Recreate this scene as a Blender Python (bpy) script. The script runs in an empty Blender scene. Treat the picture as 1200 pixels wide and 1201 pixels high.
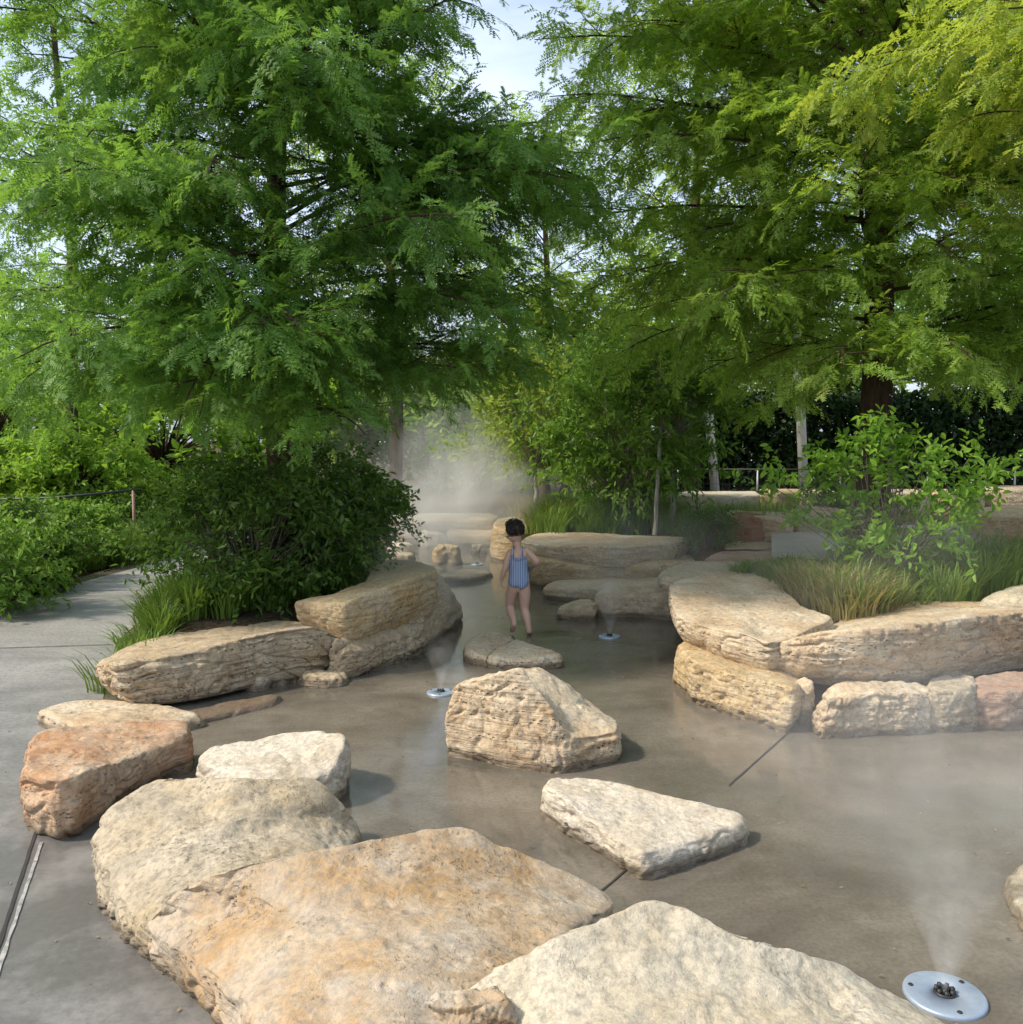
import bpy, bmesh, math, random
import numpy as np
from mathutils import Vector, Matrix

random.seed(7)
RNG = np.random.default_rng(11)
scene = bpy.context.scene
COL = scene.collection
PI = math.pi

# ------------------------------------------------------------------ camera
F, CX, CY, HOR, CAMH = 1050.0, 600.0, 600.5, 515.0, 1.6
PITCH = math.atan((CY - HOR) / F)
cam_d = bpy.data.cameras.new('camera')
cam = bpy.data.objects.new('camera', cam_d)
COL.objects.link(cam)
cam.location = (0, 0, CAMH)
cam.rotation_euler = (PI / 2 - PITCH, 0, 0)
cam_d.sensor_fit = 'HORIZONTAL'
cam_d.sensor_width = 36
cam_d.lens = 36 * F / 1200
cam_d.clip_end = 800
cam_d.clip_start = 0.05
scene.camera = cam


def ray(px, py):
    a, b = px - CX, CY - py
    c, s = math.cos(PITCH), math.sin(PITCH)
    return np.array([a, F * c + b * s, -F * s + b * c])


def P(px, py, z=0.0):
    d = ray(px, py)
    return np.array([0, 0, CAMH]) + d * ((z - CAMH) / d[2])


def D(px, py, y):
    d = ray(px, py)
    return np.array([0, 0, CAMH]) + d * (y / d[1])


# ------------------------------------------------------------------ scene helpers
def tag(o, label=None, cat=None, group=None, kind=None):
    if label: o['label'] = label
    if cat: o['category'] = cat
    if group: o['group'] = group
    if kind: o['kind'] = kind
    return o


def empty(name, loc=(0, 0, 0), label=None, cat=None, group=None, kind=None):
    o = bpy.data.objects.new(name, None)
    o.location = [float(v) for v in loc]
    COL.objects.link(o)
    return tag(o, label, cat, group, kind)


def mesh_obj(name, V, Fc, mat, parent=None, origin=None, smooth=True):
    """V world coordinates (n,3); Fc (m,k) index array of equal-size faces, or list of such arrays"""
    V = np.asarray(V, dtype=np.float64)
    if origin is None:
        origin = np.array([0., 0., 0.]) if parent is None else np.array(parent.location)
        if parent is not None and parent.parent is not None:
            origin = origin + np.array(parent.parent.location)
    org = np.array([float(v) for v in origin])
    arrs = Fc if isinstance(Fc, list) else [Fc]
    me = bpy.data.meshes.new(name)
    me.vertices.add(len(V))
    me.vertices.foreach_set('co', (V - org).astype(np.float32).ravel())
    loops = np.concatenate([a.ravel() for a in arrs]).astype(np.int32)
    tot = np.concatenate([np.full(len(a), a.shape[1], dtype=np.int32) for a in arrs])
    start = np.concatenate([[0], np.cumsum(tot)[:-1]]).astype(np.int32)
    me.loops.add(len(loops))
    me.loops.foreach_set('vertex_index', loops)
    me.polygons.add(len(tot))
    me.polygons.foreach_set('loop_start', start)
    me.polygons.foreach_set('loop_total', tot)
    me.polygons.foreach_set('use_smooth', np.full(len(tot), smooth))
    me.update(calc_edges=True)
    if mat: me.materials.append(mat)
    o = bpy.data.objects.new(name, me)
    COL.objects.link(o)
    if parent is not None:
        o.parent = parent
        pw = np.array(parent.location)
        if parent.parent is not None: pw = pw + np.array(parent.parent.location)
        o.location = [float(v) for v in (org - pw)]
    else:
        o.location = [float(v) for v in org]
    return o


class Geo:
    def __init__(s): s.V = []; s.F = {}; s.n = 0
    def add(s, V, Fc):
        V = np.asarray(V, float); Fc = np.asarray(Fc)
        s.V.append(V); s.F.setdefault(Fc.shape[1], []).append(Fc + s.n); s.n += len(V)
    def tube(s, pts, rad, sides=8, cap=True):
        pts = np.asarray(pts, float); n = len(pts)
        rad = np.broadcast_to(np.asarray(rad, float), (n,))
        t = np.gradient(pts, axis=0); t /= np.linalg.norm(t, axis=1)[:, None] + 1e-9
        ref = np.array([0, 0, 1.]) if abs(t[0][2]) < .9 else np.array([1., 0, 0])
        u = np.cross(t, ref); u /= np.linalg.norm(u, axis=1)[:, None] + 1e-9
        w = np.cross(t, u)
        a = np.linspace(0, 2 * PI, sides, endpoint=False)
        ring = (pts[:, None, :] + rad[:, None, None] * (np.cos(a)[None, :, None] * u[:, None, :] + np.sin(a)[None, :, None] * w[:, None, :]))
        V = ring.reshape(-1, 3)
        i = np.arange(n - 1)[:, None] * sides; j = np.arange(sides)[None, :]; j2 = (j + 1) % sides
        q = np.stack([i + j, i + j2, i + sides + j2, i + sides + j], -1).reshape(-1, 4)
        s.add(V, q)
        if cap:
            s.F.setdefault(3, [])
            b = s.n - len(V)
            for e, rv in ((0, True), ((n - 1) * sides, False)):
                f = np.array([[b + e, b + e + k, b + e + k + 1] for k in range(1, sides - 1)])
                if rv: f = f[:, ::-1]
                s.F[3].append(f)
    def box(s, c, size, rz=0):
        x, y, z = [v / 2 for v in size]
        v = np.array([[a, b, c_] for a in (-x, x) for b in (-y, y) for c_ in (-z, z)])
        R = np.array([[math.cos(rz), -math.sin(rz), 0], [math.sin(rz), math.cos(rz), 0], [0, 0, 1]])
        v = v @ R.T + np.array(c)
        s.add(v, [[0, 1, 3, 2], [4, 6, 7, 5], [0, 4, 5, 1], [2, 3, 7, 6], [0, 2, 6, 4], [1, 5, 7, 3]])
    def lathe(s, prof, c, sides=32):
        prof = np.array(prof, float); a = np.linspace(0, 2 * PI, sides, endpoint=False)
        V = np.stack([prof[:, 0][:, None] * np.cos(a) + c[0], prof[:, 0][:, None] * np.sin(a) + c[1],
                      np.broadcast_to(prof[:, 1][:, None], (len(prof), sides)) + c[2]], -1).reshape(-1, 3)
        i = np.arange(len(prof) - 1)[:, None] * sides; j = np.arange(sides)[None, :]; j2 = (j + 1) % sides
        s.add(V, np.stack([i + j, i + j2, i + sides + j2, i + sides + j], -1).reshape(-1, 4))
    def make(s, name, mat, parent=None, origin=None, smooth=True):
        return mesh_obj(name, np.concatenate(s.V), [np.concatenate(v) for v in s.F.values() if len(v)], mat, parent, origin, smooth)


# ------------------------------------------------------------------ numpy noise
def gnoise(p, seed=0):
    p = np.asarray(p, float)
    i = np.floor(p).astype(np.int64); f = p - i
    u = f * f * f * (f * (f * 6 - 15) + 10)
    out = np.zeros(p.shape[:-1])
    for dx in (0, 1):
        for dy in (0, 1):
            for dz in (0, 1):
                x, y, z = i[..., 0] + dx, i[..., 1] + dy, i[..., 2] + dz
                h = (x * 73856093) ^ (y * 19349663) ^ (z * 83492791) ^ (seed * 2654435761)
                h = (h ^ (h >> 13)) * 1274126177 & 0x7fffffff
                h = h ^ (h >> 15)
                gx = ((h & 1023) / 511.5 - 1); gy = (((h >> 10) & 1023) / 511.5 - 1); gz = (((h >> 20) & 1023) / 511.5 - 1)
                d = gx * (f[..., 0] - dx) + gy * (f[..., 1] - dy) + gz * (f[..., 2] - dz)
                w = (u[..., 0] if dx else 1 - u[..., 0]) * (u[..., 1] if dy else 1 - u[..., 1]) * (u[..., 2] if dz else 1 - u[..., 2])
                out += w * d
    return out * 1.3


def fbm(p, oct=4, seed=0):
    s, a, t = 0, 1.0, 0
    for o in range(oct):
        s = s + a * gnoise(p * 2 ** o, seed + o * 17); t += a; a *= .5
    return s / t * 1.4


def sstep(a, b, x):
    t = np.clip((x - a) / (b - a), 0, 1); return t * t * (3 - 2 * t)


# ------------------------------------------------------------------ materials
def new_mat(name):
    m = bpy.data.materials.new(name); m.use_nodes = True
    nt = m.node_tree; nt.nodes.clear()
    out = nt.nodes.new('ShaderNodeOutputMaterial')
    return m, nt, out


def N(nt, t, **kw):
    n = nt.nodes.new(t)
    for k, v in kw.items():
        if k.startswith('i_'):
            n.inputs[int(k[2:]) if k[2:].isdigit() else k[2:].replace('_', ' ')].default_value = v
        else: setattr(n, k, v)
    return n


def rgba(c): return (c[0], c[1], c[2], 1)


def noise(nt, vec, scale, detail=4, rough=.55, dist=0):
    n = N(nt, 'ShaderNodeTexNoise'); n.inputs['Scale'].default_value = scale; n.inputs['Detail'].default_value = detail
    n.inputs['Roughness'].default_value = rough; n.inputs['Distortion'].default_value = dist
    nt.links.new(vec, n.inputs['Vector']); return n.outputs[0]


def ramp(nt, fac, pts):
    r = N(nt, 'ShaderNodeValToRGB'); e = r.color_ramp.elements
    while len(e) < len(pts): e.new(.5)
    for k, (p, c) in enumerate(pts):
        e[k].position = p
        e[k].color = rgba(c) if isinstance(c, (tuple, list)) else (c, c, c, 1)
    nt.links.new(fac, r.inputs[0]); return r.outputs[0]


def mix(nt, fac, a, b, mode='MIX'):
    m = N(nt, 'ShaderNodeMix', data_type='RGBA', blend_type=mode)
    for sock, v in ((m.inputs[0], fac), (m.inputs[6], a), (m.inputs[7], b)):
        if isinstance(v, (int, float)): sock.default_value = v
        elif isinstance(v, (tuple, list)): sock.default_value = rgba(v)
        else: nt.links.new(v, sock)
    return m.outputs[2]


def math_(nt, op, a, b=0.0):
    m = N(nt, 'ShaderNodeMath', operation=op)
    for k, v in enumerate((a, b)):
        if isinstance(v, (int, float)): m.inputs[k].default_value = v
        else: nt.links.new(v, m.inputs[k])
    return m.outputs[0]


def scaled(nt, vec, s):
    m = N(nt, 'ShaderNodeVectorMath', operation='MULTIPLY'); nt.links.new(vec, m.inputs[0]); m.inputs[1].default_value = s
    return m.outputs[0]


def bump(nt, h, strength=.5, dist=.01, prev=None):
    b = N(nt, 'ShaderNodeBump'); b.inputs['Strength'].default_value = strength; b.inputs['Distance'].default_value = dist
    nt.links.new(h, b.inputs['Height'])
    if prev is not None: nt.links.new(prev, b.inputs['Normal'])
    return b.outputs[0]


def principled(nt, out, col, rough=.8, normal=None, metallic=0, spec=.5):
    b = N(nt, 'ShaderNodeBsdfPrincipled')
    for k, v in (('Base Color', col), ('Roughness', rough), ('Metallic', metallic)):
        if isinstance(v, (int, float)): b.inputs[k].default_value = v
        elif isinstance(v, (tuple, list)): b.inputs[k].default_value = rgba(v)
        else: nt.links.new(v, b.inputs[k])
    b.inputs['Specular IOR Level'].default_value = spec
    if normal is not None: nt.links.new(normal, b.inputs['Normal'])
    nt.links.new(b.outputs[0], out.inputs[0]); return b


def rock_mat(name, light=(.62, .55, .43), tan=(.47, .37, .24), grey=(.36, .33, .28), stain=(.38, .17, .06), stain_amt=.25, grey_amt=.4, tan_amt=.5, pits=.5, strata=.6, seed=0):
    m, nt, out = new_mat(name)
    g = N(nt, 'ShaderNodeNewGeometry')
    pos0 = g.outputs['Position']
    add = N(nt, 'ShaderNodeVectorMath', operation='ADD'); nt.links.new(pos0, add.inputs[0]); add.inputs[1].default_value = (seed * 3.7, seed * 1.9, seed * .7)
    pos = add.outputs[0]
    sep = N(nt, 'ShaderNodeSeparateXYZ'); nt.links.new(g.outputs['Normal'], sep.inputs[0])
    side = ramp(nt, math_(nt, 'ABSOLUTE', sep.outputs[2]), [(.45, 1.0), (.8, 0.0)])
    c = mix(nt, ramp(nt, noise(nt, pos, 2.6, 7, .6), [(.5 - .25 * tan_amt, 0.0), (.75 - .2 * tan_amt, 1.0)]), light, tan)
    # bedding colour bands on the sides
    sv = scaled(nt, pos, (1.6, 1.6, 34))
    bands = noise(nt, sv, 1, 4, .6, .6)
    c = mix(nt, math_(nt, 'MULTIPLY', math_(nt, 'MULTIPLY', ramp(nt, bands, [(.42, 0.0), (.62, 1.0)]), side), .55 * strata), c, tuple(v * .62 for v in tan))
    c = mix(nt, math_(nt, 'MULTIPLY', ramp(nt, noise(nt, pos, 4.3, 8, .68, .4), [(.46, 0.0), (.64, 1.0)]), grey_amt), c, grey)
    c = mix(nt, ramp(nt, noise(nt, pos, 3.1, 7, .7, .8), [(.72 - .3 * stain_amt, 0.0), (.86 - .3 * stain_amt, min(1, .5 + stain_amt))]), c, stain)
    # fine mottling and dark specks
    c = mix(nt, math_(nt, 'MULTIPLY', ramp(nt, noise(nt, pos, 45, 6, .75), [(.40, 1.0), (.56, 0.0)]), .5), c, tuple(v * .5 for v in grey))
    c = mix(nt, math_(nt, 'MULTIPLY', ramp(nt, noise(nt, pos, 16, 8, .75), [(.45, 0.0), (.7, 1.0)]), .35), c, tuple(min(.8, v * 1.25) for v in light))
    spk = ramp(nt, noise(nt, pos, 52, 3, .6), [(.36, 1.0), (.42, 0.0)])
    spk = math_(nt, 'MULTIPLY', spk, ramp(nt, noise(nt, pos, 3.4, 4, .65), [(.47, 0.0), (.62, 1.0)]))
    c = mix(nt, math_(nt, 'MULTIPLY', spk, .6 * pits), c, (.12, .10, .075))
    # pits in rows on the sides
    vo = N(nt, 'ShaderNodeTexVoronoi'); vo.inputs['Scale'].default_value = 1
    nt.links.new(scaled(nt, pos, (34, 34, 60)), vo.inputs['Vector'])
    hole = ramp(nt, vo.outputs['Distance'], [(.16, 1.0), (.34, 0.0)])
    holem = math_(nt, 'MULTIPLY', math_(nt, 'MULTIPLY', hole, ramp(nt, noise(nt, sv, .8, 3, .6), [(.5, 0.0), (.6, 1.0)])), side)
    c = mix(nt, math_(nt, 'MULTIPLY', holem, .75 * pits), c, (.10, .075, .05))
    bl = math_(nt, 'MULTIPLY', ramp(nt, noise(nt, pos, 7.5, 9, .72, .2), [(.50, 0.0), (.56, 1.0)]), ramp(nt, noise(nt, pos, 1.9, 3, .5), [(.48, 0.0), (.62, 1.0)]))
    c = mix(nt, math_(nt, 'MULTIPLY', bl, .5), c, tuple(v * .62 for v in tan))
    c = mix(nt, math_(nt, 'MULTIPLY', ramp(nt, noise(nt, pos, 11, 9, .75, .6), [(.57, 0.0), (.63, 1.0)]), .35), c, (.13, .115, .09))
    # damp, silty band where a stone stands in the water
    spz = N(nt, 'ShaderNodeSeparateXYZ'); nt.links.new(pos0, spz.inputs[0])
    wet = ramp(nt, math_(nt, 'SUBTRACT', spz.outputs[2], math_(nt, 'MULTIPLY', noise(nt, pos0, 6, 4, .6), .07)), [(.0, .75), (.022, 0.0)])
    c = mix(nt, wet, c, (.13, .10, .065))
    n1 = bump(nt, noise(nt, pos, 9, 9, .66, .3), .6, .03)
    n2 = bump(nt, noise(nt, pos, 70, 6, .75), .55, .008, n1)
    n3 = bump(nt, math_(nt, 'MULTIPLY', bands, side), .8 * strata, .03, n2)
    n4 = bump(nt, math_(nt, 'ADD', math_(nt, 'MULTIPLY', holem, -1.0), math_(nt, 'MULTIPLY', spk, -.8)), .9 * pits, .012, n3)
    principled(nt, out, c, ramp(nt, wet, [(0, .88), (.75, .35)]), n4, spec=.3)
    return m


def leaf_mat(name, dark, light, alt=None, alt_amt=0.0, trans=.4, rough=.5, clump=1.2):
    m, nt, out = new_mat(name)
    g = N(nt, 'ShaderNodeNewGeometry')
    pos = g.outputs['Position']
    r = g.outputs['Random Per Island']
    f = math_(nt, 'ADD', math_(nt, 'MULTIPLY', noise(nt, pos, clump, 4, .6), 1.2), math_(nt, 'MULTIPLY', r, .6))
    c = mix(nt, ramp(nt, f, [(.5, 0.0), (1.15, 1.0)]), dark, light)
    if alt:
        c = mix(nt, math_(nt, 'MULTIPLY', ramp(nt, math_(nt, 'ADD', noise(nt, pos, .9, 5, .7), math_(nt, 'MULTIPLY', r, .25)), [(.86 - alt_amt * .4, 0.0), (.98 - alt_amt * .4, 1.0)]), .8), c, alt)
    b = N(nt, 'ShaderNodeBsdfPrincipled'); nt.links.new(c, b.inputs['Base Color']); b.inputs['Roughness'].default_value = rough
    b.inputs['Specular IOR Level'].default_value = .3
    t = N(nt, 'ShaderNodeBsdfTranslucent')
    nt.links.new(mix(nt, .5, c, (min(1, light[0] * 2.2), min(1, light[1] * 2.0), light[2] * .9)), t.inputs[0])
    ms = N(nt, 'ShaderNodeMixShader'); ms.inputs[0].default_value = trans
    nt.links.new(b.outputs[0], ms.inputs[1]); nt.links.new(t.outputs[0], ms.inputs[2]); nt.links.new(ms.outputs[0], out.inputs[0])
    return m


def bark_mat(name, a, b_):
    m, nt, out = new_mat(name)
    g = N(nt, 'ShaderNodeNewGeometry'); v = scaled(nt, g.outputs['Position'], (9, 9, 1.4))
    n = noise(nt, v, 3, 7, .7)
    principled(nt, out, mix(nt, ramp(nt, n, [(.35, 0.0), (.65, 1.0)]), a, b_), .9, bump(nt, n, 1, .03), spec=.15)
    return m


def plain_mat(name, col, rough=.5, metallic=0, var=.15, scale=12, spec=.5):
    m, nt, out = new_mat(name)
    g = N(nt, 'ShaderNodeNewGeometry'); n = noise(nt, g.outputs['Position'], scale, 5, .6)
    principled(nt, out, mix(nt, ramp(nt, n, [(.3, 0.0), (.7, 1.0)]), tuple(v * (1 - var) for v in col), tuple(min(1, v * (1 + var)) for v in col)), rough, bump(nt, n, .15, .004), metallic, spec)
    return m


M = {}
M['cream'] = rock_mat('cream_limestone', seed=1, stain_amt=.05, light=(.60, .54, .42), tan=(.52, .43, .28), tan_amt=.6, grey_amt=.3)
M['brown'] = rock_mat('brown_weathered_limestone', light=(.57, .49, .37), tan=(.43, .27, .12), grey=(.43, .40, .35), tan_amt=.95, grey_amt=.6, stain_amt=.46, stain=(.38, .22, .09), seed=2.3, pits=.8, strata=.5)
M['grey'] = rock_mat('grey_limestone', light=(.55, .47, .35), tan=(.46, .36, .22), grey=(.33, .29, .22), grey_amt=.7, stain_amt=.1, seed=3, pits=.8)
M['white'] = rock_mat('white_limestone', light=(.64, .57, .46), tan=(.54, .44, .30), grey=(.45, .41, .34), grey_amt=.25, stain_amt=.06, tan_amt=.2, seed=4, pits=.4)
M['orange'] = rock_mat('orange_stained_limestone', light=(.62, .50, .35), tan=(.46, .22, .09), tan_amt=.75, stain_amt=.5, stain=(.36, .16, .07), grey_amt=.3, seed=5, pits=.8)
M['strata'] = rock_mat('layered_limestone', light=(.60, .49, .33), tan=(.46, .33, .19), tan_amt=.8, stain_amt=.12, strata=1.0, pits=1.0, seed=6)
M['gold'] = rock_mat('golden_limestone', light=(.68, .55, .34), tan=(.54, .36, .16), tan_amt=.8, stain_amt=.15, strata=.8, pits=.8, seed=7)
M['pale'] = rock_mat('pale_wall_limestone', light=(.68, .57, .41), tan=(.56, .38, .21), tan_amt=.6, stain_amt=.13, stain=(.46, .2, .09), strata=.8, pits=.9, seed=8)
M['red'] = rock_mat('red_iron_stained_limestone', light=(.50, .40, .31), tan=(.38, .22, .15), tan_amt=.9, stain_amt=.45, stain=(.30, .12, .06), seed=9)
M['rustrock'] = rock_mat('rust_red_broken_rock', light=(.36, .16, .08), tan=(.28, .09, .04), tan_amt=1.0, stain_amt=.3, grey_amt=.2, seed=11)
M['dim'] = rock_mat('shaded_slab_limestone', light=(.62, .51, .36), tan=(.52, .38, .22), tan_amt=.8, stain_amt=.1, seed=10)

M['cyp'] = leaf_mat('cypress_needles', (.045, .115, .026), (.17, .32, .065), (.27, .29, .10), .24, trans=.48)
M['cyp2'] = leaf_mat('sunny_cypress_needles', (.075, .165, .025), (.26, .40, .065), (.44, .35, .14), .34, trans=.5)
M['cyp3'] = leaf_mat('yellowing_cypress_needles', (.12, .21, .03), (.32, .42, .07), (.48, .36, .14), .40, trans=.5)
M['bright'] = leaf_mat('bright_green_leaves', (.10, .21, .025), (.23, .38, .06), trans=.5, clump=.6)
M['mid'] = leaf_mat('mid_green_leaves', (.06, .14, .025), (.19, .33, .06), trans=.35)
M['fresh'] = leaf_mat('fresh_shrub_leaves', (.07, .18, .03), (.23, .40, .06), (.42, .40, .06), .06, trans=.5, rough=.4)
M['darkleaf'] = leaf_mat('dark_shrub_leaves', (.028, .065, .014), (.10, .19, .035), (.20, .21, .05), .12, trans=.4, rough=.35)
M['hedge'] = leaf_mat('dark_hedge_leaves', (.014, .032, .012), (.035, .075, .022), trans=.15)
M['olive'] = leaf_mat('olive_green_leaves', (.13, .21, .035), (.27, .36, .08), trans=.5, clump=.5)
M['grass'] = leaf_mat('green_grass_blades', (.06, .13, .02), (.17, .27, .05), (.34, .30, .12), .25, trans=.35)
M['drygrass'] = leaf_mat('dry_grass_blades', (.15, .17, .06), (.32, .30, .13), (.52, .41, .22), .35, trans=.35)
M['bark'] = bark_mat('cypress_bark', (.05, .034, .025), (.125, .08, .055))
M['bark2'] = bark_mat('grey_twig_bark', (.12, .10, .08), (.26, .23, .19))
M['palebark'] = bark_mat('pale_bark', (.30, .27, .23), (.52, .49, .44))

# ------------------------------------------------------------------ rocks
rock_report = []


def Fv(tx, ty, bx, by, back=0.0): return ('f', tx, ty, bx, by, back)
def Bv(px, py, z=None): return ('b', px, py, z)


def rock(name, label, verts, mat, zb=0.0, n=150, m=26, k=18, seed=0, disp=.02, strata=.008, sf=22, rnd=6, dome=.0, cat='boulder', group=None, bulge=.02, cen=None, ten=.55, under=0.0, spread=.02, chip=.012):
    nv = len(verts)
    T = np.zeros((nv, 3)); Bp = np.zeros((nv, 3)); zt = [None] * nv
    for i, v in enumerate(verts):
        if v[0] == 'f':
            b = P(v[3], v[4], zb); t = D(v[1], v[2], b[1] + v[5])
            T[i] = t; Bp[i] = b; zt[i] = t[2]
        elif v[3] is not None: zt[i] = v[3]
    known = [i for i in range(nv) if zt[i] is not None]
    for i in range(nv):
        if zt[i] is None:
            a = 1
            while zt[(i - a) % nv] is None or (i - a) % nv not in known: a += 1
            b = 1
            while zt[(i + b) % nv] is None or (i + b) % nv not in known: b += 1
            zt[i] = (zt[(i - a) % nv] * b + zt[(i + b) % nv] * a) / (a + b)
    cxy = None
    for i, v in enumerate(verts):
        if v[0] == 'b':
            T[i] = P(v[1], v[2], zt[i])
    cxy = T[:, :2].mean(0)
    for i, v in enumerate(verts):
        if v[0] == 'b':
            o = T[i, :2] - cxy; o = o / (np.linalg.norm(o) + 1e-6)
            Bp[i, :2] = T[i, :2] + o * spread; Bp[i, 2] = zb
    area = 0.5 * np.sum(T[:, 0] * np.roll(T[:, 1], -1) - np.roll(T[:, 0], -1) * T[:, 1])
    if area < 0: T = T[::-1]; Bp = Bp[::-1]
    # resample
    seg = np.linalg.norm(np.roll(T, -1, 0) - T, axis=1); cum = np.concatenate([[0], np.cumsum(seg)])
    tt = np.linspace(0, cum[-1], n, endpoint=False)
    idx = np.clip(np.searchsorted(cum, tt, side='right') - 1, 0, nv - 1)
    f = ((tt - cum[idx]) / seg[idx])[:, None]

    def cat_(Q):
        p0, p1, p2, p3 = Q[(idx - 1) % nv], Q[idx], Q[(idx + 1) % nv], Q[(idx + 2) % nv]
        m1 = (p2 - p0) * .5; m2 = (p3 - p1) * .5
        h = (2 * f**3 - 3 * f**2 + 1) * p1 + (f**3 - 2 * f**2 + f) * m1 + (-2 * f**3 + 3 * f**2) * p2 + (f**3 - f**2) * m2
        return ten * h + (1 - ten) * (p1 * (1 - f) + p2 * f)
    Tr, Br = cat_(T), cat_(Bp)
    Br[:, 2] = zb - .03
    # centre segment
    c = Tr[:, :2].mean(0)
    U, S, Vt = np.linalg.svd(Tr[:, :2] - c, full_matrices=False)
    ax = Vt[0]; ext = np.abs((Tr[:, :2] - c) @ ax).max(); wid = np.abs((Tr[:, :2] - c) @ Vt[1]).max()
    half = max(0, ext - wid) * .85
    s = np.clip((Tr[:, :2] - c) @ ax, -half, half)
    C = np.zeros_like(Tr); C[:, :2] = c + s[:, None] * ax
    d2 = ((C[:, None, :2] - Tr[None, :, :2])**2).sum(-1) + 1e-4
    w = 1 / d2
    C[:, 2] = (w * Tr[None, :, 2]).sum(1) / w.sum(1) + dome
    rows = []
    outv = Tr[:, :2] - C[:, :2]; outv /= np.linalg.norm(outv, axis=1)[:, None] + 1e-6
    for j in range(m + 1):
        q = j / m
        r = Br * (1 - q) + Tr * q
        r = r.copy()
        r[:, :2] += outv * (bulge * math.sin(PI * q) - under * (1 - q)**2)[..., None] if isinstance(bulge, np.ndarray) else outv * (bulge * math.sin(PI * q) - under * (1 - q)**2)
        rows.append(r)
    for j in range(1, k + 1):
        q = j / k
        r = Tr * (1 - q) + C * q
        if dome: r[:, 2] = Tr[:, 2] + (C[:, 2] - Tr[:, 2]) * (1 - (1 - q)**2)
        rows.append(r)
    A = np.array(rows)
    wgt = np.exp(-((np.arange(len(A)) - m) / (m * .35))**2)[1:-1, None, None]
    for _ in range(rnd * 2):
        A[1:-1] += wgt * (.25 * (A[:-2] + A[2:]) - .5 * A[1:-1])
    for _ in range(2):
        A = .5 * A + .25 * (np.roll(A, 1, 1) + np.roll(A, -1, 1))
    du = np.roll(A, -1, 1) - np.roll(A, 1, 1); dv = np.gradient(A, axis=0)
    nrm = np.cross(du, dv); nrm /= np.linalg.norm(nrm, axis=-1)[..., None] + 1e-9
    nrm[-1] = (0, 0, 1)
    sd = seed * 13.7
    p = A + sd
    side = 1 - sstep(.4, .8, np.abs(nrm[..., 2]))
    size = math.sqrt(ext * wid)
    k1 = 1 / max(size, .12)
    d = disp * (1.1 * fbm(p * 1.1 * k1, 3, seed) + .75 * fbm(p * 3.2 * k1, 4, seed + 5))
    # broken facets: stepped low-frequency noise makes flat planes that meet at edges
    fc = gnoise(p * 2.6 * k1 + .08 * gnoise(p * 7, seed + 2)[..., None], seed + 30) * 3.2
    d += disp * .5 * side * (np.floor(fc) + sstep(.35, .65, fc - np.floor(fc)) - fc)
    rid = 1 - np.abs(gnoise(p * 5.5, seed + 8)) * 3
    d -= chip * .8 * sstep(.78, 1.0, rid) * (.08 + .92 * side)
    # bedding: irregular ledges, broken along their length
    warp = fbm(p * 1.5, 3, seed + 3)
    pz = p.copy(); pz[..., 2] = pz[..., 2] * sf + warp * 2.4 + .5 * fbm(p * 9, 2, seed + 4); pz[..., 0] *= 1.9; pz[..., 1] *= 1.9
    brk = sstep(-.25, .3, gnoise(p * np.array([2.5, 2.5, 7]), seed + 12))
    st = gnoise(pz, seed + 9)
    d += strata * side * brk * np.clip(st, -1, .12) * 1.7
    pz2 = p * np.array([4, 4, sf * 2.6]); pz2[..., 2] += warp * 5
    d -= strata * .75 * side * sstep(.18, .42, gnoise(pz2, seed + 10)) * sstep(-.1, .3, gnoise(p * 4.2, seed + 13))
    pits = sstep(.26, .46, gnoise(p * np.array([19, 19, 26]), seed + 20)) * (.25 + .75 * side) * sstep(-.15, .25, gnoise(p * 3, seed + 21))
    d -= chip * 1.2 * pits
    d += (.3 + .7 * side) * (.0035 * fbm(p * 24, 3, seed + 40) + .0015 * gnoise(p * 75, seed + 41))
    d -= .006 * sstep(.2, .5, fbm(p * 11, 3, seed + 50)) * (1 - side)
    fade = sstep(0, 3, np.arange(len(A)))[:, None] * .7 + .3
    A = A + nrm * (d * fade)[..., None]
    A[-1] = A[-1]  # closing ring
    R, Nn = A.shape[:2]
    V = A.reshape(-1, 3)
    i = np.arange(R - 1)[:, None] * Nn; j = np.arange(Nn)[None, :]; j2 = (j + 1) % Nn
    q = np.stack([i + j, i + j2, i + Nn + j2, i + Nn + j], -1).reshape(-1, 4)
    org = np.array([c[0], c[1], zb])
    o = mesh_obj(name, V, q, mat, origin=org)
    bm = bmesh.new(); bm.from_mesh(o.data); bm.verts.ensure_lookup_table()
    last = [bm.verts[x] for x in range((R - 1) * Nn, R * Nn)]
    bmesh.ops.remove_doubles(bm, verts=last, dist=max(.004, 2.5 * cum[-1] / n * .3))
    bm.to_mesh(o.data); bm.free()
    for pl in o.data.polygons: pl.use_smooth = True
    tag(o, label, cat, group)
    rock_report.append((name, (label or '')[:30], round(zb, 2), [round(float(v), 2) for v in (Tr[:, 2].min(), Tr[:, 2].max())]))
    return o


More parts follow.
